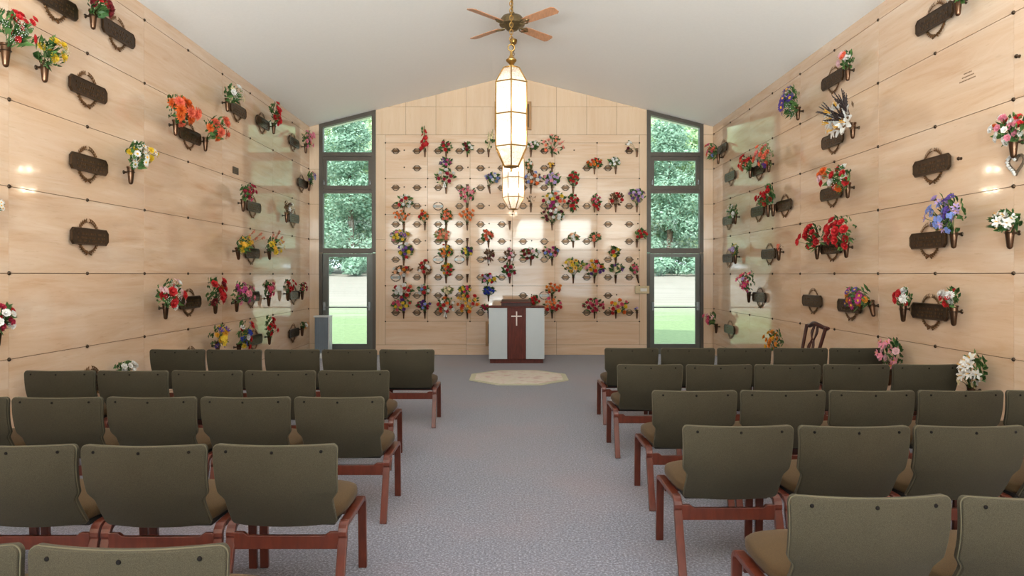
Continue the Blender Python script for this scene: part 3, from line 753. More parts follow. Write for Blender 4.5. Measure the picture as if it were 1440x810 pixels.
def side_plaque_proto():
    pl = MB(); pl.prism(plate_poly(0.285, 0.078, 0.035), 0.022, 0.040, fxz); pl.prism(plate_poly(0.10, 0.05, 0.01), 0.0, 0.022, fxz)
    pm = pl.mesh('nameplate', M['bronze'])
    rim = MB(); q = plate_poly(0.28, 0.073, 0.035); rim.tube([(x, 0.041, z) for x, z in q], 0.004, 5, closed=True)
    for z in (0.025, -0.012, -0.042):
        x = -0.22
        while x < 0.2:
            l = rp.choice([0.012, 0.018, 0.024]); rim.box(x, x + l, 0.04, 0.0435, z - 0.009, z + 0.009); x += l + rp.choice([0.008, 0.008, 0.04])
    rm_ = rim.mesh('raised_lettering', M['bronze_light'])
    lm = laurel(0.148, 0.012, 0.008, 0.045).mesh('wreath', M['bronze_relief'])
    return pm, rm_, lm
SPM = side_plaque_proto()
def side_plaque(w, px, py, label, s=1.0):
    t = empty('wall_plaque'); t.matrix_world = frame(w, wallpt(w, px, py)) @ Matrix.Scale(s, 4)
    inst('nameplate', SPM[0], t); inst('raised_lettering', SPM[1], t); inst('wreath', SPM[2], t)
    tag(t, label, 'plaque', 'bronze wreath plaques on the side walls'); return t
fp = MB(); fp.prism([(-0.098, 0), (-0.06, -0.018), (-0.055, -0.03), (0.055, -0.03), (0.06, -0.018), (0.098, 0), (0.06, 0.018), (0.055, 0.03), (-0.055, 0.03), (-0.06, 0.018)], 0.0, 0.016, fxz)
FPM = fp.mesh('nameplate', M['bronze'])
fl_ = MB()
for z in (0.012, -0.01): fl_.box(-0.045, 0.045, 0.015, 0.019, z - 0.004, z + 0.004)
FLM = fl_.mesh('raised_lettering', M['bronze_relief'])
wl = laurel(0.062, 0.006, 0.005, 0.022); wl.v = [(v[0], v[1], v[2] * 0.85) for v in wl.v]; FWM = wl.mesh('wreath', M['bronze'])
gp = MB(); gp.prism([(-0.1, 0), (-0.085, -0.026), (0.085, -0.026), (0.1, 0), (0.085, 0.026), (-0.085, 0.026)], 0.004, 0.018, fxz); GPM = gp.mesh('nameplate', M['bronze_grey'])
gw = laurel(0.092, 0.006, 0.005, 0.026); gw.v = [(v[0], v[1], v[2] * 0.8) for v in gw.v]; GWM = gw.mesh('wreath', M['bronze_light'])
def vase_mesh(L, r0, r1, dist, style):
    mb = MB(); cy = dist
    mx = Matrix.Translation((0, cy, 0))
    if style == 'cone': prof = [(0.002, -L), (r1, -L + 0.004), (r1 * 1.25, -L * 0.7), (r0 * 0.85, -L * 0.15), (r0, -0.006), (r0 * 1.06, 0), (r0 * 0.85, 0), (r0 * 0.7, -0.03)]
    else: prof = [(0.003, -L), (r1 * 0.7, -L + 0.006), (r1, -L + 0.02), (r0 * 0.92, -L * 0.3), (r0 * 0.95, -0.02), (r0 * 1.12, -0.016), (r0 * 1.14, 0), (r0 * 0.9, 0), (r0 * 0.75, -0.04)]
    mb.lathe(prof, 14, mx); cup = mb.mesh('cup', M['vase'], True, 40)
    b = MB(); b.tube([(0, 0, -L * 0.3), (0, cy - r0 * 0.8, -L * 0.3)], r0 * 0.3, 6); b.lathe([(r0 * 0.6, 0), (r0 * 0.5, 0.008)], 10, Matrix.Translation((0, 0, -L * 0.3)) @ Matrix.Rotation(-PI / 2, 4, 'X'))
    ring = [(r0 * 1.05 * math.cos(a), cy + r0 * 1.05 * math.sin(a), -L * 0.3) for a in [2 * PI * k / 14 for k in range(14)]]
    b.tube(ring, 0.004, 5, closed=True)
    return cup, b.mesh('bracket', M['bronze'], True)
VS = vase_mesh(0.185, 0.036, 0.022, 0.075, 'round'); VF = vase_mesh(0.175, 0.028, 0.012, 0.045, 'cone')

# --- bloom library, each of unit radius and facing +z
rl_ = random.Random(21)
def petalgrid(mb, ang, w, l, r0, z0, lift, cup, curl, mat=0, n=3):
    vs = []; ca, sa = math.cos(ang), math.sin(ang)
    for i in range(n + 1):
        t = i / n; rad = r0 + l * t * math.cos(lift); z = z0 + l * t * math.sin(lift) - curl * t * t
        ww = w * math.sin(PI * (0.12 + 0.76 * t ** 0.8))
        for u in (-1, 0, 1):
            x = rad + (0 if u == 0 else -0.0); y = u * ww; zz = z + (cup if u else 0)
            vs.append((x * ca - y * sa, x * sa + y * ca, zz))
    fs = [(i * 3 + j, i * 3 + j + 1, i * 3 + j + 4, i * 3 + j + 3) for i in range(n) for j in range(2)]
    mb.add(vs, fs, mat)
def bloom_mesh(kind, col):
    k = (kind, col)
    if k in bloom_mesh.c: return bloom_mesh.c[k]
    mb = MB(); mats = [petal(col), petal('gold'), M['leaf'], petal('brown')]
    sm = True
    if kind == 'rose':
        mb.lathe([(0.05, -0.1), (0.26, 0.1), (0.28, 0.38), (0.12, 0.52)], 7)
        for ring, (n, r0, l, lift, w, z0, curl) in enumerate(((4, 0.18, 0.45, 1.25, 0.32, 0.05, -0.02), (5, 0.22, 0.6, 0.95, 0.4, -0.02, 0.05), (6, 0.2, 0.8, 0.55, 0.45, -0.08, 0.12))):
            for i in range(n): petalgrid(mb, 2 * PI * i / n + ring * 0.6, w, l, r0, z0, lift, 0.09, curl)
    elif kind == 'daisy' or kind == 'sunflower':
        n = 12
        for i in range(n): petalgrid(mb, 2 * PI * i / n, 0.19, 0.78, 0.2, 0.0, 0.15 + 0.1 * (i % 2), 0.03, 0.1, n=2)
        mb.lathe([(0.3, -0.04), (0.3, 0.06), (0.18, 0.16), (0.04, 0.18)], 9, None, 1 if kind == 'daisy' else 3)
    elif kind == 'mum':
        for ring in range(4):
            n = (12, 10, 8, 5)[ring]; lift = (0.0, 0.45, 0.9, 1.3)[ring]
            for i in range(n): petalgrid(mb, 2 * PI * (i + 0.5 * (ring % 2)) / n, 0.2, 0.85 - 0.1 * ring, 0.08, -0.05 + 0.04 * ring, lift, 0.06, 0.05, n=2)
    elif kind == 'lily':
        for i in range(6): petalgrid(mb, 2 * PI * i / 6, 0.24, 1.05, 0.06, -0.3, 0.62, 0.08, 0.25)
        for i in range(4): mb.tube([(0, 0, -0.2), (0.14 * math.cos(i * 1.6), 0.14 * math.sin(i * 1.6), 0.5)], 0.03, 4, 1)
    elif kind == 'blossom':                                 # five small florets in a cluster
        for q in range(6):
            a = q * 2.4; rr = 0.0 if q == 0 else 0.55; cx, cy, cz = rr * math.cos(a), rr * math.sin(a), 0.25 if q == 0 else rl_.uniform(-0.1, 0.15)
            s0 = len(mb.v)
            for i in range(5): petalgrid(mb, 2 * PI * i / 5 + q, 0.42, 0.85, 0.03, 0, 0.35, 0.08, 0.12, n=2)
            for v in range(s0, len(mb.v)): x, y, z = mb.v[v]; mb.v[v] = (x * 0.48 + cx, y * 0.48 + cy, z * 0.48 + cz)
    elif kind == 'berry':                                   # sprig of berries along z
        mb.tube([(0, 0, -0.9), (0.1, 0, 0), (0, 0.05, 1)], 0.03, 4, 3)
        for q in range(12):
            a = q * 2.4; z = -0.5 + q * 0.13; mb.lathe([(0.02, -0.1), (0.1, -0.05), (0.1, 0.05), (0.02, 0.1)], 5, Matrix.Translation((0.2 * math.cos(a), 0.2 * math.sin(a), z)))
    elif kind == 'spike':                                   # gladiolus or larkspur stalk along z
        mb.tube([(0, 0, -1.0), (0, 0, 1.25)], 0.035, 4, 2)
        for q in range(9):
            z = -0.8 + q * 0.2; s = 0.42 - q * 0.03; a = q * 2.2; s0 = len(mb.v)
            for i in range(5): petalgrid(mb, 2 * PI * i / 5, 0.4, 0.9, 0.05, 0, 0.5, 0.1, 0.1, n=2)
            for v in range(s0, len(mb.v)):
                x, y, zz = mb.v[v]; p = Matrix.Rotation(a, 3, 'Z') @ (Matrix.Rotation(1.0, 3, 'Y') @ Vector((x, y, zz)) * s + Vector((0.13, 0, 0))); mb.v[v] = (p.x, p.y, p.z + z)
    elif kind == 'twig':                                    # bare or dried spray along z
        for q in range(5):
            a = q * 1.3; mb.tube([(0, 0, -1), (0.15 * math.cos(a), 0.15 * math.sin(a), 0), (0.5 * math.cos(a), 0.5 * math.sin(a), 1)], [0.07, 0.06, 0.03], 4)
            for j in range(6):
                z = -0.3 + j * 0.22; r = 0.1 + 0.07 * j; c = (r * math.cos(a) , r * math.sin(a), z); mb.lathe([(0.02, -0.09), (0.08, 0), (0.02, 0.09)], 4, Matrix.Translation(c))
    elif kind == 'fluff':                                   # baby's breath
        for q in range(14):
            a = q * 2.4; r = 0.9 * math.sqrt((q + 0.5) / 14); c = (r * math.cos(a), r * math.sin(a), rl_.uniform(-0.2, 0.3)); mb.lathe([(0.02, -0.06), (0.085, 0), (0.02, 0.06)], 5, Matrix.Translation(c))
            mb.tube([(c[0] * 0.3, c[1] * 0.3, -0.8), c], 0.012, 3, 2)
    elif kind == 'ribbon':                                  # bow with two tails
        for s in (-1, 1):
            pts = [(0, 0), (s * 0.5, 0.35), (s * 0.8, 0.1), (s * 0.5, -0.12), (0, 0)]
            vs = [(x, z, y_) for x, z in pts for y_ in (-0.0, 0.3)]; mb.add(vs, [(2 * i, 2 * i + 2, 2 * i + 3, 2 * i + 1) for i in range(4)])
            mb.prism([(0, 0), (s * 0.18, -0.1), (s * 0.45, -1.3), (s * 0.15, -1.25)], 0.0, 0.03, lambda x, y, d: (x, y, d + 0.1))
        mb.lathe([(0.1, 0), (0.16, 0.1), (0.16, 0.25), (0.08, 0.34)], 8)
    names = {'rose': 'rose', 'daisy': 'daisy', 'sunflower': 'sunflower', 'mum': 'carnation', 'lily': 'lily', 'blossom': 'blossom', 'berry': 'berry_sprig', 'spike': 'flower_spike', 'twig': 'dried_sprig', 'fluff': 'filler_sprig', 'ribbon': 'ribbon_bow'}
    me = mb.mesh(names[kind], mats, sm, 60); bloom_mesh.c[k] = (me, names[kind]); return bloom_mesh.c[k]
bloom_mesh.c = {}
UP = Vector((0, 0, 1))
def orient(d, roll=0.0):
    return d.to_track_quat('Z', 'Y').to_matrix().to_4x4() @ Matrix.Rotation(roll, 4, 'Z')
rbq = random.Random(99)
def bouquet(w, cx, cy, wpx, hpx, spec, label, mouth, leaf='leaf', leaves=None, size=None, near_wall=False):
    """spec: 'kind:colour:count[:size]' joined by commas"""
    far = w == 'F'
    r_guess = (wpx + hpx) / 4
    off = 0.12
    for _ in range(4):
        p = wallpt(w, cx, cy, off); r = r_guess * p.y / F; off = max(0.075, 0.04 + (0.75 if far else 0.95) * min(r, wpx / 2 * p.y / F))
    rx = wpx / 2 * p.y / F; rz = hpx / 2 * p.y / F; ry = min(max(0.04, off - 0.02), 0.3)
    if not far: rx_al = max(0.06, rx * 0.95)
    else: rx_al = rx
    m0 = frame(w, p); rot = m0.to_3x3()
    root = empty('flower_bouquet'); root.location = mouth
    inv = -Vector(mouth)
    items = []
    for part in spec.split(','):
        q = part.split(':'); items += [(q[0], q[1], float(q[3]) if len(q) > 3 else 1.0)] * (int(q[2]) if far or int(q[2]) < 3 else int(int(q[2]) * 1.5))
    order = items[:]; rbq.shuffle(order)
    n = len(order); base = size or (0.62 * (rx_al * rz) ** 0.5 * 1.5 / (max(n, 3) ** 0.5))
    base = min(base * 1.35, 0.068) if not far else min(base * 0.88, 0.044); base = max(base, 0.022)
    ctr = Vector(p); stems = MB(); pts = []
    for i, (kind, col, s) in enumerate(order):
        a = i * 2.39996 + rbq.uniform(-0.3, 0.3); rr = math.sqrt((i + 0.4) / n)
        u = rr * math.cos(a); v = rr * math.sin(a); dd = math.sqrt(max(0, 1 - rr * rr * 0.9))
        rad = base * s * rbq.uniform(0.85, 1.12)
        local = Vector((u * max(0.2 * rx_al, rx_al - rad * 0.6), ((dd - 0.25) if far else dd * rbq.uniform(-0.35, 1.0)) * ry + 0.01, v * max(0.2 * rz, rz - rad * 0.6)))
        pos = ctr + rot @ local
        out = (rot @ Vector((u * 0.6, 0.9 * dd + 0.35, v * 0.6 + 0.25))).normalized()
        if kind in ('spike', 'berry', 'twig'):
            out = (pos - Vector(mouth)); out = out.normalized() if out.length > 0.01 else UP.copy()
            rad = base * s * 1.9 if kind != 'spike' else base * s * 2.0
            if n == 1: rad = rz * 0.9; out = UP.copy(); pos = Vector(mouth) + UP * rad * 0.85
        if kind == 'ribbon': out = rot @ Vector((0, 1, 0.1)); out.normalize(); pos = ctr + rot @ Vector((0, ry * 0.8, -rz * 0.75))
        # keep every bloom clear of the wall
        clear = (pos - ctr).dot(rot @ Vector((0, 1, 0))) + off - 0.55 * rad
        if clear < 0.012: pos += rot @ Vector((0, 0.012 - clear, 0))
        me, nm = bloom_mesh(kind, col)
        if kind == 'ribbon':
            mm = Matrix.Translation(pos + inv) @ (rot.to_4x4() @ Matrix(((1, 0, 0, 0), (0, 0, 1, 0), (0, 1, 0, 0), (0, 0, 0, 1)))) @ Matrix.Scale(rad, 4)
        else: mm = Matrix.Translation(pos + inv) @ orient(out, rbq.random() * 6) @ Matrix.Scale(rad, 4)
        inst(nm, me, root, mm); pts.append((pos, rad))
        if kind != 'ribbon':
            mid = (pos + Vector(mouth)) / 2 + rot @ Vector((0, 0.01, 0.01))
            stems.tube([Vector(mouth) + inv - UP * 0.03, mid + inv, pos + inv - out * rad * 0.1], 0.0028, 3)
    nl = leaves if leaves is not None else (44 if far else 60)
    for i in range(nl):
        a = rbq.random() * 2 * PI; rr = math.sqrt(rbq.random()) * 0.92
        local = Vector((rr * math.cos(a) * rx_al, rbq.uniform(-0.6, 0.45) * ry * (1 - 0.4 * rr), rr * math.sin(a) * rz))
        pos = ctr + rot @ local
        dirv = (pos - Vector(mouth)); dirv = dirv.normalized() if dirv.length > 0.02 else UP.copy()
        dirv = (dirv + rot @ Vector((rbq.gauss(0, 0.35), abs(rbq.gauss(0, 0.3)), rbq.gauss(0, 0.35)))).normalized()
        L = min(0.4 * (rx_al + rz), 0.10) * rbq.uniform(0.7, 1.25); sd = dirv.cross(rot @ Vector((rbq.uniform(-0.5, 0.5), 1, rbq.uniform(-0.5, 0.5)))).normalized()
        dr = -UP * 0.15 * L; q = pos + inv; lw = L * rbq.uniform(0.16, 0.24)
        a0 = q - dirv * L * 0.5
        vs = [a0, q + sd * lw, q + dirv * L * 0.1 - sd * lw * 0 + rot @ Vector((0, -0.12 * L, 0)), q - sd * lw, q + dirv * L * 0.55 + dr]
        nrm = rot @ Vector((0, 1, 0)); cl = []
        for vv in vs:
            d_ = (vv - inv - ctr).dot(nrm) + off
            cl.append(vv + nrm * max(0, 0.006 - d_))
        stems.add(cl, [(0, 2, 1), (0, 3, 2), (1, 2, 4), (2, 3, 4)])
    stems.build('foliage', M[leaf], root)
    tag(root, label, 'flowers', 'bouquets on the %s wall' % {'L': 'left', 'R': 'right', 'F': 'end'}[w])
    return root
def vase(w, px, py, label, tilt=0.0, far=None):
    """px, py: middle of the cup in the photograph's own pixels, turned into a point on the wall"""
    far = w == 'F'
    L, dist = (0.175, 0.045) if far else (0.185, 0.075)
    p = wallpt(w, px, py, dist); top = p + Vector((0, 0, L / 2))
    n = frame(w, top).to_3x3() @ Vector((0, 1, 0)); base = top - n * dist
    t = empty('flower_vase'); t.matrix_world = frame(w, base) @ Matrix.Rotation(tilt, 4, 'Y')
    me = VF if far else VS; inst('cup', me[0], t); inst('bracket', me[1], t)
    tag(t, label, 'vase', 'bronze vases on the %s wall' % {'L': 'left', 'R': 'right', 'F': 'end'}[w])
    return top - Vector((0, 0, 0.02))

def arrange(w, vx, vy, cx, cy, wp, hp, spec, desc, where, tilt=0.0, **kw):
    top = vase(w, vx, vy, 'bronze vase with %s, %s' % (desc, where), tilt)
    if spec: bouquet(w, cx, cy, wp, hp, spec, '%s, %s' % (desc, where), top, **kw)

# left wall
LW = [
 (8, 78, 22, 40, 58, 50, 'rose:red:11,fluff:white:6', 'red roses with white filler', 'top left corner of the left wall'),
 (63, 101, 70, 74, 54, 42, 'mum:yellow:4,fluff:cream:4', 'dark green spray with yellow blooms', 'near top of left wall', {'leaves': 80}),
 (131, 28, 140, 6, 42, 34, 'rose:darkred:5,rose:red:2', 'dark red roses in greenery', 'top edge of left wall', {'leaves': 70}),
 (184, 247, 196, 217, 52, 42, 'daisy:white:14,mum:yellow:5', 'white daisies with yellow blooms', 'left wall, between two bare panels'),
 (247, 180, 252, 155, 54, 46, 'mum:orange:8:1.3,mum:coral:4:1.2', 'big orange carnations', 'left of the other orange bunch on left wall'),
 (289, 203, 304, 180, 46, 36, 'mum:coral:7:1.2,mum:orange:4', 'orange coral carnations', 'right of the bigger orange bunch on left wall'),
 (320, 148, 327, 132, 38, 26, 'rose:white:3,fluff:white:4,blossom:cream:3', 'green and white bunch', 'high on the left wall', {'leaves': 80}),
 (385, 181, 387, 160, 24, 36, 'rose:red:8,fluff:white:1', 'red roses', 'highest red bunch near the left window'),
 (430, 209, 432, 196, 22, 26, 'rose:pink:7,rose:salmon:2', 'pink roses', 'left wall corner, topmost by the left window'),
 (434.5, 262, 437, 250, 12, 20, 'blossom:purple:3,blossom:rosepink:1,blossom:skyblue:2', 'purple and blue posy', 'left wall corner beside the left window'),
 (342, 289, 348, 270, 30, 26, 'rose:crimson:8,rose:rosepink:3', 'crimson roses', 'left wall below the small dark sign'),
 (403, 306, 405, 292, 18, 20, 'fluff:lavender:5,blossom:white:3', 'pale lilac dried bunch', 'far end of the left wall', {'leaf': 'leaf_brown', 'leaves': 60}),
 (334, 357, 343, 344, 34, 26, 'mum:yellow:6,blossom:gold:4', 'yellow bunch with red berry sprays', 'the left one of two alike', {'tilt': 0.25}),
 (378, 358, 384, 346, 32, 26, 'blossom:gold:5,mum:yellow:3', 'yellow bunch with orange berry sprays', 'the right one of two alike', {'tilt': 0.25}),
 (233, 438, 238, 414, 52, 46, 'rose:red:6:1.3,blossom:palepink:6,rose:white:3,fluff:white:4', 'large red, pink and white bouquet', 'lower left wall'),
 (303, 432, 301, 409, 32, 44, 'rose:red:4,rose:darkred:3,mum:orange:1', 'red roses with tall dark leaves', 'lower left wall', {'leaves': 80}),
 (333, 430, 338, 412, 40, 34, 'blossom:magenta:7,rose:pink:5,fluff:white:4,mum:orange:2', 'magenta and pink bouquet', 'lower left wall'),
 (378, 423, 377, 406, 22, 24, 'rose:rosepink:6,blossom:crimson:2', 'rose pink small bunch', 'lower left wall, window reflection behind it'),
 (405, 416, 405, 402, 18, 20, 'rose:red:6', 'small red rose bunch', 'lower left wall near the window'),
 (425, 415, 425, 404, 14, 14, 'rose:crimson:4,blossom:amber:1', 'tiny crimson and yellow posy', 'lower left wall corner by the window'),
 (306, 490, 309, 473, 42, 36, 'mum:gold:5,lily:violet:4,blossom:yellow:4', 'yellow and violet bouquet', 'bottom of left wall above the chair backs'),
 (336, 492, 344, 470, 26, 44, 'rose:red:4,blossom:blue:5,rose:white:3,mum:yellow:2', 'tall red, blue and yellow bouquet', 'bottom of the left wall'),
 (379, 477, 380, 459, 20, 30, 'rose:red:8,fluff:white:2', 'red rose cluster', 'bottom row of left wall near heater'),
 (425, 466, 427, 457, 15, 10, 'blossom:amber:2,rose:white:1', 'little orange and white posy', 'above the grey heater on left wall'),
 (176, 534, 175, 516, 38, 18, 'rose:white:7', 'white roses', 'bottom left wall behind the second chair row'),
 (-4, 472, 0, 446, 38, 42, 'rose:crimson:4,rose:white:4,rose:red:2', 'red and white bunch', 'left frame edge on left wall'),
 (-12, 312, -6, 289, 26, 22, 'daisy:white:7', 'white daisies', 'left frame edge, middle of the left wall'),
]
for a in LW:
    kw = a[9] if len(a) > 9 else {}
    arrange('L', *a[:9], **kw)
# berry sprays that reach out of the two yellow bunches
def spray(w, pts, kind, col, label, s=0.06):
    root = empty('berry_spray'); ps = [wallpt(w, x, y, 0.14) for x, y in pts]; root.location = ps[0]
    me, nm = bloom_mesh(kind, col)
    for i, p in enumerate(ps[1:]):
        d = (p - ps[0]).normalized(); inst(nm, me, root, Matrix.Translation(p - ps[0]) @ orient(d) @ Matrix.Scale(s, 4))
    st = MB()
    for p in ps[1:]: st.tube([(0, 0, 0), (p - ps[0]) * 0.5 + Vector((0, 0, 0.01)), p - ps[0]], 0.003, 3)
    st.build('stem', M['leaf_brown'], root); tag(root, label, 'flowers')
spray('L', [(336, 352), (350, 333), (356, 327), (360, 336), (370, 335), (366, 330)], 'berry', 'coral', 'red berry sprigs above the left of two yellow bunches', 0.07)
spray('L', [(380, 352), (392, 328), (388, 335), (396, 335), (384, 333), (398, 341)], 'berry', 'coral', 'orange berry sprigs above the right of two yellow bunches', 0.07)
for px, py, lb in [(75, 3, 'cut by the top edge of the picture'), (163, 47, 'right of the dark red roses at top left'), (120, 126, 'highest fully seen on the left wall, by yellow and green spray'),
                   (121, 231, 'beside the white daisies'), (122, 333, 'on left wall below the plaque beside the daisies'), (264, 191, 'between the two orange bunches'),
                   (332, 155, 'below the green and white bunch'), (367, 173, 'left of the highest red roses by the left window'), (411, 200, 'left of the pink roses in the corner'),
                   (423, 258, 'left of the purple and blue posy'), (354, 291, 'beside the crimson roses'), (411, 307, 'beside the pale lilac dried bunch'), (352, 356, 'between the two yellow bunches'),
                   (264, 425, 'right of the large red, pink and white bouquet'), (352, 417, 'behind the magenta and pink bouquet'), (412, 415, 'between the small red and the crimson posy'),
                   (356, 478, 'behind the tall red, blue and yellow bouquet'), (411, 468, 'bottom row, left of little orange posy'), (266, 506, 'half hidden by the front chair row on left wall'), (125, 540, 'half hidden by the second chair row on left wall')]:
    side_plaque('L', px, py, 'bronze wreath plaque ' + lb)
t = empty('wall_sign'); t.matrix_world = frame('L', wallpt('L', 331, 240))
MB().prism(plate_poly(0.10, 0.05, 0.004), 0, 0.008, fxz).build('plate', M['bronze'], t)
mb = MB()
for z in (0.025, 0.0, -0.025): mb.box(-0.08, 0.08, 0.007, 0.010, z - 0.004, z + 0.004)
mb.build('engraved_lines', M['bronze_light'], t)
tag(t, 'small dark rectangular sign alone on the upper left wall', 'sign')

# right wall
RW = [
 (1010, 224, 1001, 213, 20, 24, 'rose:coral:5,rose:rosepink:3,blossom:skyblue:1', 'coral posy', 'top right corner beside the right window'),
 (1055, 243, 1050, 229, 26, 24, 'rose:red:4,rose:coral:4', 'red and coral bunch', 'beside the larger coral bunch, right wall'),
 (1081, 234, 1076, 219, 32, 36, 'rose:coral:7,rose:salmon:3,blossom:purple:2', 'coral and purple bunch', 'inside the window reflection on right wall', {'leaf': 'leaf_pale'}),
 (1034, 308, 1030, 297, 24, 20, 'blossom:white:7,fluff:white:4', 'white blossom bunch', 'far end of the right wall'),
 (1080, 297, 1073, 281, 20, 22, 'rose:red:6', 'red rose cluster', 'left of a close pair'),
 (1087, 296, 1082, 272, 20, 28, 'rose:red:7', 'tall red rose cluster', 'right of a close pair'),
 (1034, 364, 1033, 351, 16, 18, 'blossom:lavender:3,blossom:yellow:2,blossom:rosepink:1', 'small faded mixed posy', 'far end of right wall'),
 (1095, 358, 1097, 347, 14, 10, 'blossom:coral:3', 'few red sprigs', 'right wall under the red rose pair', {'leaf': 'leaf_brown', 'leaves': 14}),
 (1053, 418, 1051, 396, 32, 32, 'lily:hotpink:8,lily:magenta:3,blossom:lavender:1', 'hot pink lilies', 'lower far right wall'),
 (1007, 462, 1000, 448, 24, 20, 'rose:rosepink:5,blossom:palepink:3', 'pink posy', 'low beside the right door'),
 (1149, 355, 1143, 334, 42, 40, 'rose:red:10', 'red roses', 'left half of the wide rose display, right wall', {'leaves': 80}),
 (1190, 352, 1184, 327, 48, 52, 'rose:red:13', 'red roses', 'right half of the wide rose display, right wall', {'leaves': 80}),
 (1192, 268, 1178, 250, 58, 40, 'rose:red:4,rose:white:3,mum:orange:3,rose:palepink:1:1.3,fluff:white:2', 'mixed white, red and orange spray', 'right wall', {'leaves': 70}),
 (1199, 184, 1184, 166, 46, 58, 'lily:white:6:1.9,twig:twig:4:1.1', 'white orchids with dark twigs', 'upper right wall', {'leaf': 'leaf_brown', 'leaves': 20}),
 (1192, 103, 1191, 83, 24, 26, 'rose:palepink:2,rose:coral:1,blossom:white:2', 'white and coral bunch in dark leaves', 'upper right wall', {'leaves': 70}),
 (1122, 160, 1111, 143, 34, 46, 'daisy:violet:8:1.3,fluff:white:3', 'violet clematis in dense leaves', 'upper right wall', {'leaves': 110}),
 (1347, 8, 1352, -14, 40, 34, 'rose:white:5', 'white bunch', 'top right, cut by the picture top'),
 (1425, 206, 1423, 181, 58, 46, 'rose:white:8,rose:pink:5,rose:red:3,mum:orange:1', 'white, pink and red bouquet', 'right frame edge on right wall'),
 (1341, 335, 1333, 300, 62, 58, 'blossom:skyblue:8,lily:lavender:6,blossom:violet:4,rose:lavender:2', 'blue and lavender bouquet', 'right wall', {'leaves': 70}),
 (1420, 334, 1414, 310, 54, 32, 'lily:white:9:1.2', 'white lilies with trailing ivy', 'right frame edge on the right wall', {'leaves': 90}),
 (1270, 440, 1271, 417, 30, 28, 'mum:white:2:1.3,rose:red:5', 'white carnation over red roses', 'left of the lower plaque, right wall'),
 (1341, 444, 1338, 418, 28, 30, 'mum:white:3:1.3,rose:red:5', 'white carnation over red roses', 'right of the lower plaque, right wall'),
 (1224, 435, 1207, 418, 48, 34, 'daisy:magenta:6:1.2,daisy:violet:4,mum:amber:3', 'purple and orange daisies', 'lower right wall', {'tilt': 0.4}),
 (1092, 500, 1090, 478, 30, 32, 'rose:amber:9,rose:gold:3', 'orange yellow roses', 'right wall left of carved chair'),
 (1250, 530, 1254, 496, 36, 48, 'lily:pink:5,rose:palepink:5,blossom:pink:3', 'tall pink and white bouquet', 'low on the right wall behind chairs'),
 (1366, 556, 1369, 520, 42, 54, 'lily:white:9:1.4,blossom:cream:3', 'tall white magnolia bouquet', 'low on the right wall behind chairs'),
]
for a in RW:
    kw = a[9] if len(a) > 9 else {}
    arrange('R', *a[:9], **kw)
for px, py, lb in [(1018, 209, 'right of the coral posy by the right window'), (1029, 248, 'in the corner below the coral posy'), (1069, 239, 'below the red and coral bunches'), (1068, 297, 'left of the red rose pair'),
                   (1105, 289, 'right of the red rose pair'), (1026, 310, 'below the white blossom bunch'), (1026, 363, 'by the small faded mixed posy'), (1083.5, 357, 'left of the few red sprigs'),
                   (1070, 418, 'right of the hot pink lilies'), (1145, 423, 'alone above the carved chair'), (1028, 463, 'low by the right door, next to pink posy'), (1198, 430, 'behind purple and orange daisies'),
                   (1172, 272, 'below the mixed white, red and orange spray'), (1174, 197, 'below the white orchids'), (1174, 112, 'below the white and coral bunch'), (1172, 348, 'behind the wide red rose display'),
                   (1318, 27, 'at top right, cut near the picture top'), (1314, 233, 'alone in the middle of the big right panels'), (1309, 338, 'left of the vase with blue and lavender bouquet'), (1311, 438, 'between two white and red bunches')]:
    side_plaque('R', px, py, 'bronze wreath plaque ' + lb)
kn = MB(); kn.lathe([(0.014, 0), (0.012, 0.02), (0.018, 0.026), (0.012, 0.036), (0.003, 0.038)], 10, Matrix.Rotation(-PI / 2, 4, 'X')); KN = kn.mesh('vase_mount', M['bronze'], True)
def knob(w, px, py, label, s=1.0): tag(inst('vase_mount', KN, None, frame(w, wallpt(w, px, py)) @ Matrix.Scale(s, 4)), label, 'vase mount', 'empty vase mounts')
knob('R', 1352, 223, 'small bronze vase mount right of the lone upper right plaque')
knob('R', 1434, 79, 'small bronze vase mount at the upper right picture edge')
# engraved lines on a right wall panel
t = MB()
for i, (z, l) in enumerate(((0.03, 0.05), (0.0, 0.08), (-0.03, 0.10))):
    x = -l
    while x < l: t.box(x, x + 0.012, 0, 0.002, z - 0.005, z + 0.005); x += 0.018
o = t.build('engraved_inscription', M['grout']); o.matrix_world = frame('R', wallpt('R', 1361, 107)); tag(o, 'small engraved inscription on a bare upper right marble panel', 'inscription')
# heart ornament
t = empty('heart_ornament', wallpt('R', 1429, 230, 0.03)); mb = MB(); mb2 = MB(); h = []
for k in range(24):
    a = 2 * PI * k / 24; h.append((0, -(16 * math.sin(a) ** 3) * 0.0052, (13 * math.cos(a) - 5 * math.cos(2 * a) - 2 * math.cos(3 * a) - math.cos(4 * a)) * 0.0052))
mb.tube(h, 0.012, 6, closed=True); mb.build('wicker_heart', M['bark'], t, True)
for i in range(13, 24):
    p = h[i]; mb2.lathe([(0.004, -0.014), (0.016, 0), (0.004, 0.014)], 7, Matrix.Translation((p[0] - 0.012, p[1], p[2])))
mb2.build('white_beads', petal('white'), t); MB().tube([(0, 0, 0.03), (0, 0, 0.14)], 0.003, 4).build('hanging_loop', petal('white'), t)
tag(t, 'small heart-shaped wicker wreath with white beads below the rightmost bouquet', 'ornament')

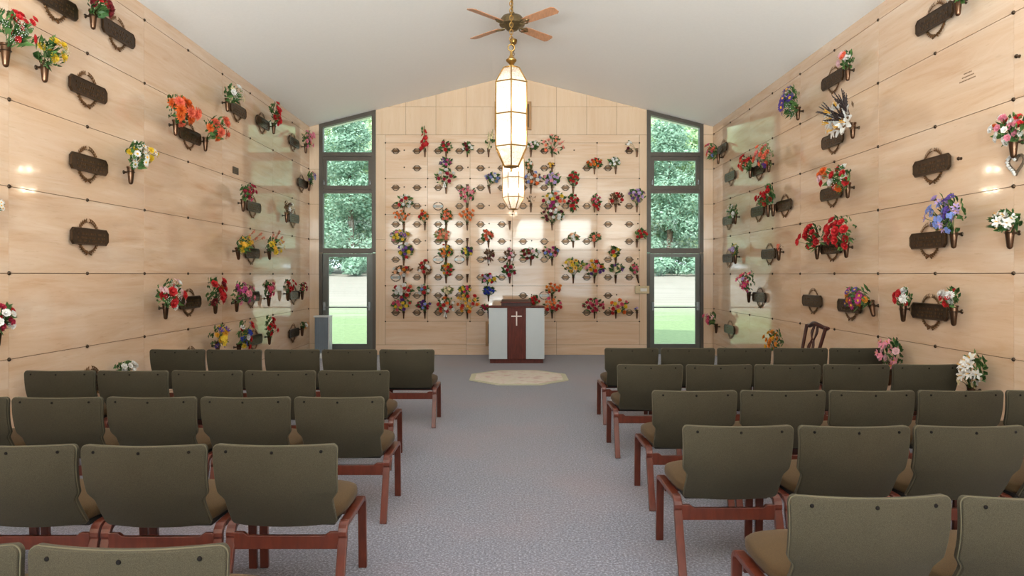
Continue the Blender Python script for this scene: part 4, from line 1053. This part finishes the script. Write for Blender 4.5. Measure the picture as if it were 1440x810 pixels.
# end wall
CXc = lambda c: 556.6 + 29.83 * c
RY = [212.4, 236.5, 264, 290, 315.5, 339.6, 365, 390, 415.5, 439.5]
ORD = ['first', 'second', 'third', 'fourth', 'fifth', 'sixth', 'seventh', 'eighth', 'ninth', 'tenth', 'eleventh', 'twelfth']
FW = [ # row, col, cx, cy, w, h, spec, description, options
 (0, 1, 595, 193, 10, 34, 'spike:red:1', 'tall red gladiolus', {'leaves': 6}),
 (0, 2, 627, 206, 19, 17, 'rose:red:2,blossom:crimson:2', 'greenery with red buds', {}),
 (0, 3, 658, 207, 17, 17, 'lily:white:3,rose:darkred:3', 'white lilies and dark red buds', {}),
 (0, 4, 689, 195, 14, 26, 'spike:cream:3:1.0', 'tall cream yellow spray', {'leaves': 10}),
 (0, 6, 749, 204, 20, 13, 'blossom:white:5,blossom:palepink:2', 'white and pale pink blossom', {}),
 (0, 7, 777, 203, 36, 30, 'lily:salmon:7,spike:salmon:3:0.5,lily:coral:3', 'wide salmon pink gladioli', {}),
 (0, 11, 884, 204, 11, 14, 'blossom:white:2,rose:maroon:1', 'thin white and maroon sprig', {'leaves': 8}),
 (1, 2, 627, 228, 19, 15, 'lily:magenta:3,lily:purple:3', 'purple orchids', {}),
 (1, 6, 744, 232, 12, 16, 'blossom:peach:3,blossom:white:2', 'peach and white tuft', {}),
 (1, 7, 775, 232, 11, 9, 'blossom:gold:4', 'small golden tuft', {'leaf': 'leaf_brown'}),
 (1, 9, 836, 229, 24, 15, 'rose:orange:5,rose:red:3,rose:amber:2', 'orange and red roses', {}),
 (1, 10, 864, 228, 19, 15, 'blossom:white:7', 'white hydrangea', {}),
 (2, 2, 626, 248, 32, 26, 'rose:crimson:5,rose:white:3,blossom:cream:3,ribbon:white:1:1.8', 'red and white bunch with ribbon', {'leaves': 40}),
 (2, 4, 693, 250, 25, 17, 'lily:skyblue:5,rose:white:2,lily:violet:2', 'pale blue and white bunch', {'tilt': 0.2}),
 (2, 6, 749, 251, 25, 26, 'blossom:skyblue:4,rose:white:3,blossom:orange:3', 'blue, white and orange bunch', {'leaf': 'leaf_brown'}),
 (2, 7, 776, 251, 27, 20, 'blossom:lavender:8,blossom:pink:3', 'round lavender bunch', {}),
 (2, 8, 807, 251, 16, 22, 'rose:red:9', 'upright bright red bunch', {}),
 (3, 0, 569, 283, 26, 22, 'lily:white:5,rose:red:2,rose:crimson:1', 'drooping white and red bunch', {'leaves': 40}),
 (3, 3, 656, 272, 26, 26, 'lily:rosepink:8,lily:pink:3', 'pink orchids', {'leaves': 34}),
 (3, 6, 748, 280, 15, 12, 'fluff:white:4', 'thin white dried spray', {'leaf': 'leaf_brown', 'leaves': 10}),
 (3, 7, 779, 281, 36, 28, 'rose:coral:3,mum:yellow:3,rose:white:5,rose:magenta:2,rose:crimson:3', 'large multicoloured bouquet', {'leaves': 40}),
 (3, 8, 806, 284, 16, 26, 'rose:red:8,rose:crimson:2', 'hanging red bunch', {}),
 (3, 9, 838.5, 285, 15, 26, 'rose:red:5,rose:rosepink:5', 'narrow red and pink bunch', {}),
 (3, 10, 867, 280, 22, 20, 'twig:brown:4:0.6,rose:red:4', 'brown sprays over red roses', {'leaf': 'leaf_brown'}),
 (3, 11, 895, 275, 27, 22, 'lily:purple:6,blossom:lavender:4', 'purple bunch', {}),
 (4, 0, 564, 303, 26, 18, 'lily:orange:8,lily:coral:2', 'orange lilies', {'leaves': 16}),
 (4, 1, 596, 302, 16, 20, 'lily:orange:4,rose:red:2', 'narrow orange red bunch', {'leaves': 16}),
 (4, 2, 628, 303, 18, 18, 'blossom:coral:5,lily:orange:2', 'coral blossom', {}),
 (4, 3, 657, 302, 26, 22, 'lily:orange:10', 'big orange maple-like bunch', {'leaves': 12}),
 (4, 7, 777, 302, 36, 22, 'rose:white:7,rose:maroon:6', 'white and maroon cascade', {}),
 (5, 0, 562, 331, 29, 19, 'daisy:yellow:4,daisy:purple:3,rose:pink:2,rose:yellow:2', 'yellow, purple and pink bunch', {}),
 (5, 2, 622, 330, 23, 20, 'blossom:coral:7,blossom:peach:3', 'coral and peach sprays', {'leaf': 'leaf_pale'}),
 (5, 4, 685, 331, 18, 18, 'rose:coral:5', 'loose coral bunch', {}),
 (5, 8, 807, 333, 16, 14, 'blossom:peach:3,blossom:white:2', 'leafy bunch with peach buds', {'leaves': 40}),
 (5, 9, 837, 333, 17, 14, 'blossom:coral:3', 'leafy bunch with coral buds', {'leaves': 40}),
 (5, 11, 902, 329, 18, 16, 'rose:red:6', 'red geraniums', {}),
 (6, 0, 570, 352, 22, 26, 'rose:yellow:2,blossom:purple:5,rose:white:2,rose:red:1', 'purple and yellow bunch in dark leaves', {'leaves': 50}),
 (6, 2, 627, 353, 22, 21, 'lily:gold:6,lily:orange:4,rose:red:2', 'gold and orange lilies', {}),
 (6, 3, 657, 353, 19, 13, 'mum:purple:4,blossom:yellow:4', 'purple bunch with yellow crown', {}),
 (6, 4, 688, 359, 16, 18, 'blossom:brown:3,ribbon:white:1:1.4,blossom:maroon:2', 'brown bunch with white ribbon', {'leaf': 'leaf_brown'}),
 (6, 5, 716, 358, 17, 20, 'blossom:pink:3,blossom:white:3,blossom:brown:2', 'faded pink and white bunch', {'leaf': 'leaf_brown'}),
 (6, 6, 746, 356, 29, 19, 'rose:darkred:6,rose:white:4,rose:palepink:1', 'dark red and white spray', {}),
 (6, 7, 774, 354, 24, 18, 'rose:darkred:2,rose:pink:3,rose:skyblue:3,rose:magenta:2', 'pink, blue and red bunch', {}),
 (6, 10, 864, 354, 18, 16, 'rose:yellow:2,rose:red:1', 'leafy sprig with yellow and red', {}),
 (7, 0, 566, 381, 30, 16, 'blossom:peach:4,rose:white:3,rose:red:1,mum:amber:1', 'peach and white spray', {'leaf': 'leaf_brown'}),
 (7, 1, 597, 376, 20, 24, 'rose:red:4,blossom:white:3', 'red buds on thin branches', {'leaf': 'leaf_brown'}),
 (7, 2, 629, 379, 18, 21, 'rose:red:4,mum:gold:3,lily:orange:2', 'red and gold bunch', {}),
 (7, 4, 688, 391, 26, 16, 'rose:red:3,mum:yellow:2,blossom:lavender:3,rose:pink:1', 'mixed red, yellow and lilac bunch', {'leaves': 34}),
 (7, 5, 716, 380, 20, 23, 'rose:crimson:5', 'crimson bunch in dark leaves', {'leaves': 40}),
 (7, 8, 807, 373, 35, 22, 'mum:lime:4,sunflower:gold:4,spike:gold:2:0.5,mum:yellow:2', 'yellow sunflowers with lime green mums', {'leaves': 34}),
 (7, 9, 837, 376, 28, 27, 'rose:purple:3,rose:pink:3,rose:red:3,mum:gold:5', 'colourful purple, red and gold bouquet', {}),
 (7, 10, 867, 377, 22, 14, 'lily:cream:3,lily:purple:2', 'cream and purple bunch', {}),
 (7, 11, 892, 378, 12, 17, 'blossom:rosepink:4,blossom:crimson:1', 'small rose pink sprig', {'tilt': 0.2}),
 (8, 0, 567, 408, 30, 23, 'rose:white:5:1.2,rose:red:5,rose:coral:1', 'white and red carnation bunch', {}),
 (8, 1, 596, 407, 19, 17, 'rose:red:2,rose:white:3,blossom:skyblue:1', 'white bunch with one red bloom', {}),
 (8, 2, 629, 408, 18, 12, 'blossom:cream:4', 'pale green and cream tuft', {'leaf': 'leaf_pale', 'leaves': 40}),
 (8, 3, 654, 407, 20, 12, 'rose:yellow:4,rose:hotpink:3', 'yellow and hot pink tuft', {}),
 (8, 4, 687, 409, 20, 13, 'mum:blue:7', 'bright blue bunch', {}),
 (8, 7, 779, 405, 28, 16, 'mum:orange:6,mum:amber:4,rose:red:2', 'domed orange mums', {'leaves': 14}),
 (9, 0, 565, 428, 30, 21, 'mum:yellow:4,rose:rosepink:5,rose:purple:2,rose:red:1', 'yellow and pink bouquet', {}),
 (9, 1, 596, 429, 21, 17, 'rose:purple:4,rose:crimson:4,blossom:skyblue:2', 'purple and crimson bunch', {}),
 (9, 2, 627, 429, 29, 25, 'rose:red:5,rose:white:4,rose:orange:3,ribbon:white:1:1.8', 'red, white and orange bunch with ribbon', {}),
 (9, 3, 658, 425, 36, 32, 'lily:gold:11,rose:orange:4,rose:red:4', 'large golden lilies with red blooms', {'leaves': 16}),
 (9, 4, 683, 432, 16, 9, 'rose:crimson:4', 'crimson bunch left of the lectern', {}),
 (9, 6, 751, 423, 20, 14, 'rose:red:7', 'red roses above the lectern top', {}),
 (9, 7, 777, 428, 29, 24, 'lily:orange:7,rose:red:5,rose:rosepink:2', 'orange and red lilies', {'leaves': 16}),
 (9, 9, 835, 429, 33, 22, 'rose:crimson:10,rose:rosepink:4', 'wide crimson bunch with broad leaves', {'leaves': 40}),
 (9, 10, 870, 431, 30, 28, 'rose:yellow:3,rose:rosepink:3,rose:orange:3,rose:red:2', 'loose yellow, pink and orange sprays', {'leaves': 18}),
 (9, 11, 894, 434, 7, 8, 'blossom:lavender:1,blossom:blue:1', 'tiny lilac sprig', {'leaves': 4}),
]
holding = {}
for r, c, cx, cy, wp, hp, spec, desc, kw in FW:
    holding[(r, c)] = desc
    arrange('F', CXc(c) + 11, RY[r] + 2.5, cx, cy, wp, hp, spec, desc, 'end wall, %s row down' % ORD[r], **kw)
for r, c in ((2, 3), (4, 5), (5, 3), (7, 3)):
    holding[(r, c)] = None
    vase('F', CXc(c) + 11, RY[r] + 1.5, 'empty bronze cone vase on end wall, %s row down, %s column' % (ORD[r], ORD[c]))
GRID = ['KPPPPP.Pk..P', 'kP.KKP.P.PP.', 'KKPPPPPPP...', 'PKGPKPPPPPPP', 'PPPPKP....PK', 'PKPPPKKPPP.P', 'P.GGPPPP..PK', 'GPPPPP..PPPP', 'PPPP..KG..K.', 'PPPPP..P.PPP']
for r, row in enumerate(GRID):
    for c, ch in enumerate(row):
        if ch == '.': continue
        x, y = CXc(c), RY[r]
        if ch in 'PKG':
            t = empty('wall_plaque'); t.matrix_world = frame('F', wallpt('F', x, y))
            inst('nameplate', GPM if ch == 'G' else FPM, t); inst('raised_lettering', FLM, t); inst('wreath', GWM if ch == 'G' else FWM, t)
            look = 'grey nameplate in a round bronze wreath' if ch == 'G' else 'small bronze nameplate'
            d = holding.get((r, c))
            lb = '%s left of the %s' % (look, d) if d else '%s, end wall, %s row down, %s column' % (look, ORD[r], ORD[c])
            tag(t, lb, 'plaque', 'bronze wreath plaques on the end wall')
        if ch in 'Kk': knob('F', x + 12, y - 1, 'tiny empty vase mount, end wall, %s row down, %s column' % (ORD[r], ORD[c]), 0.75)
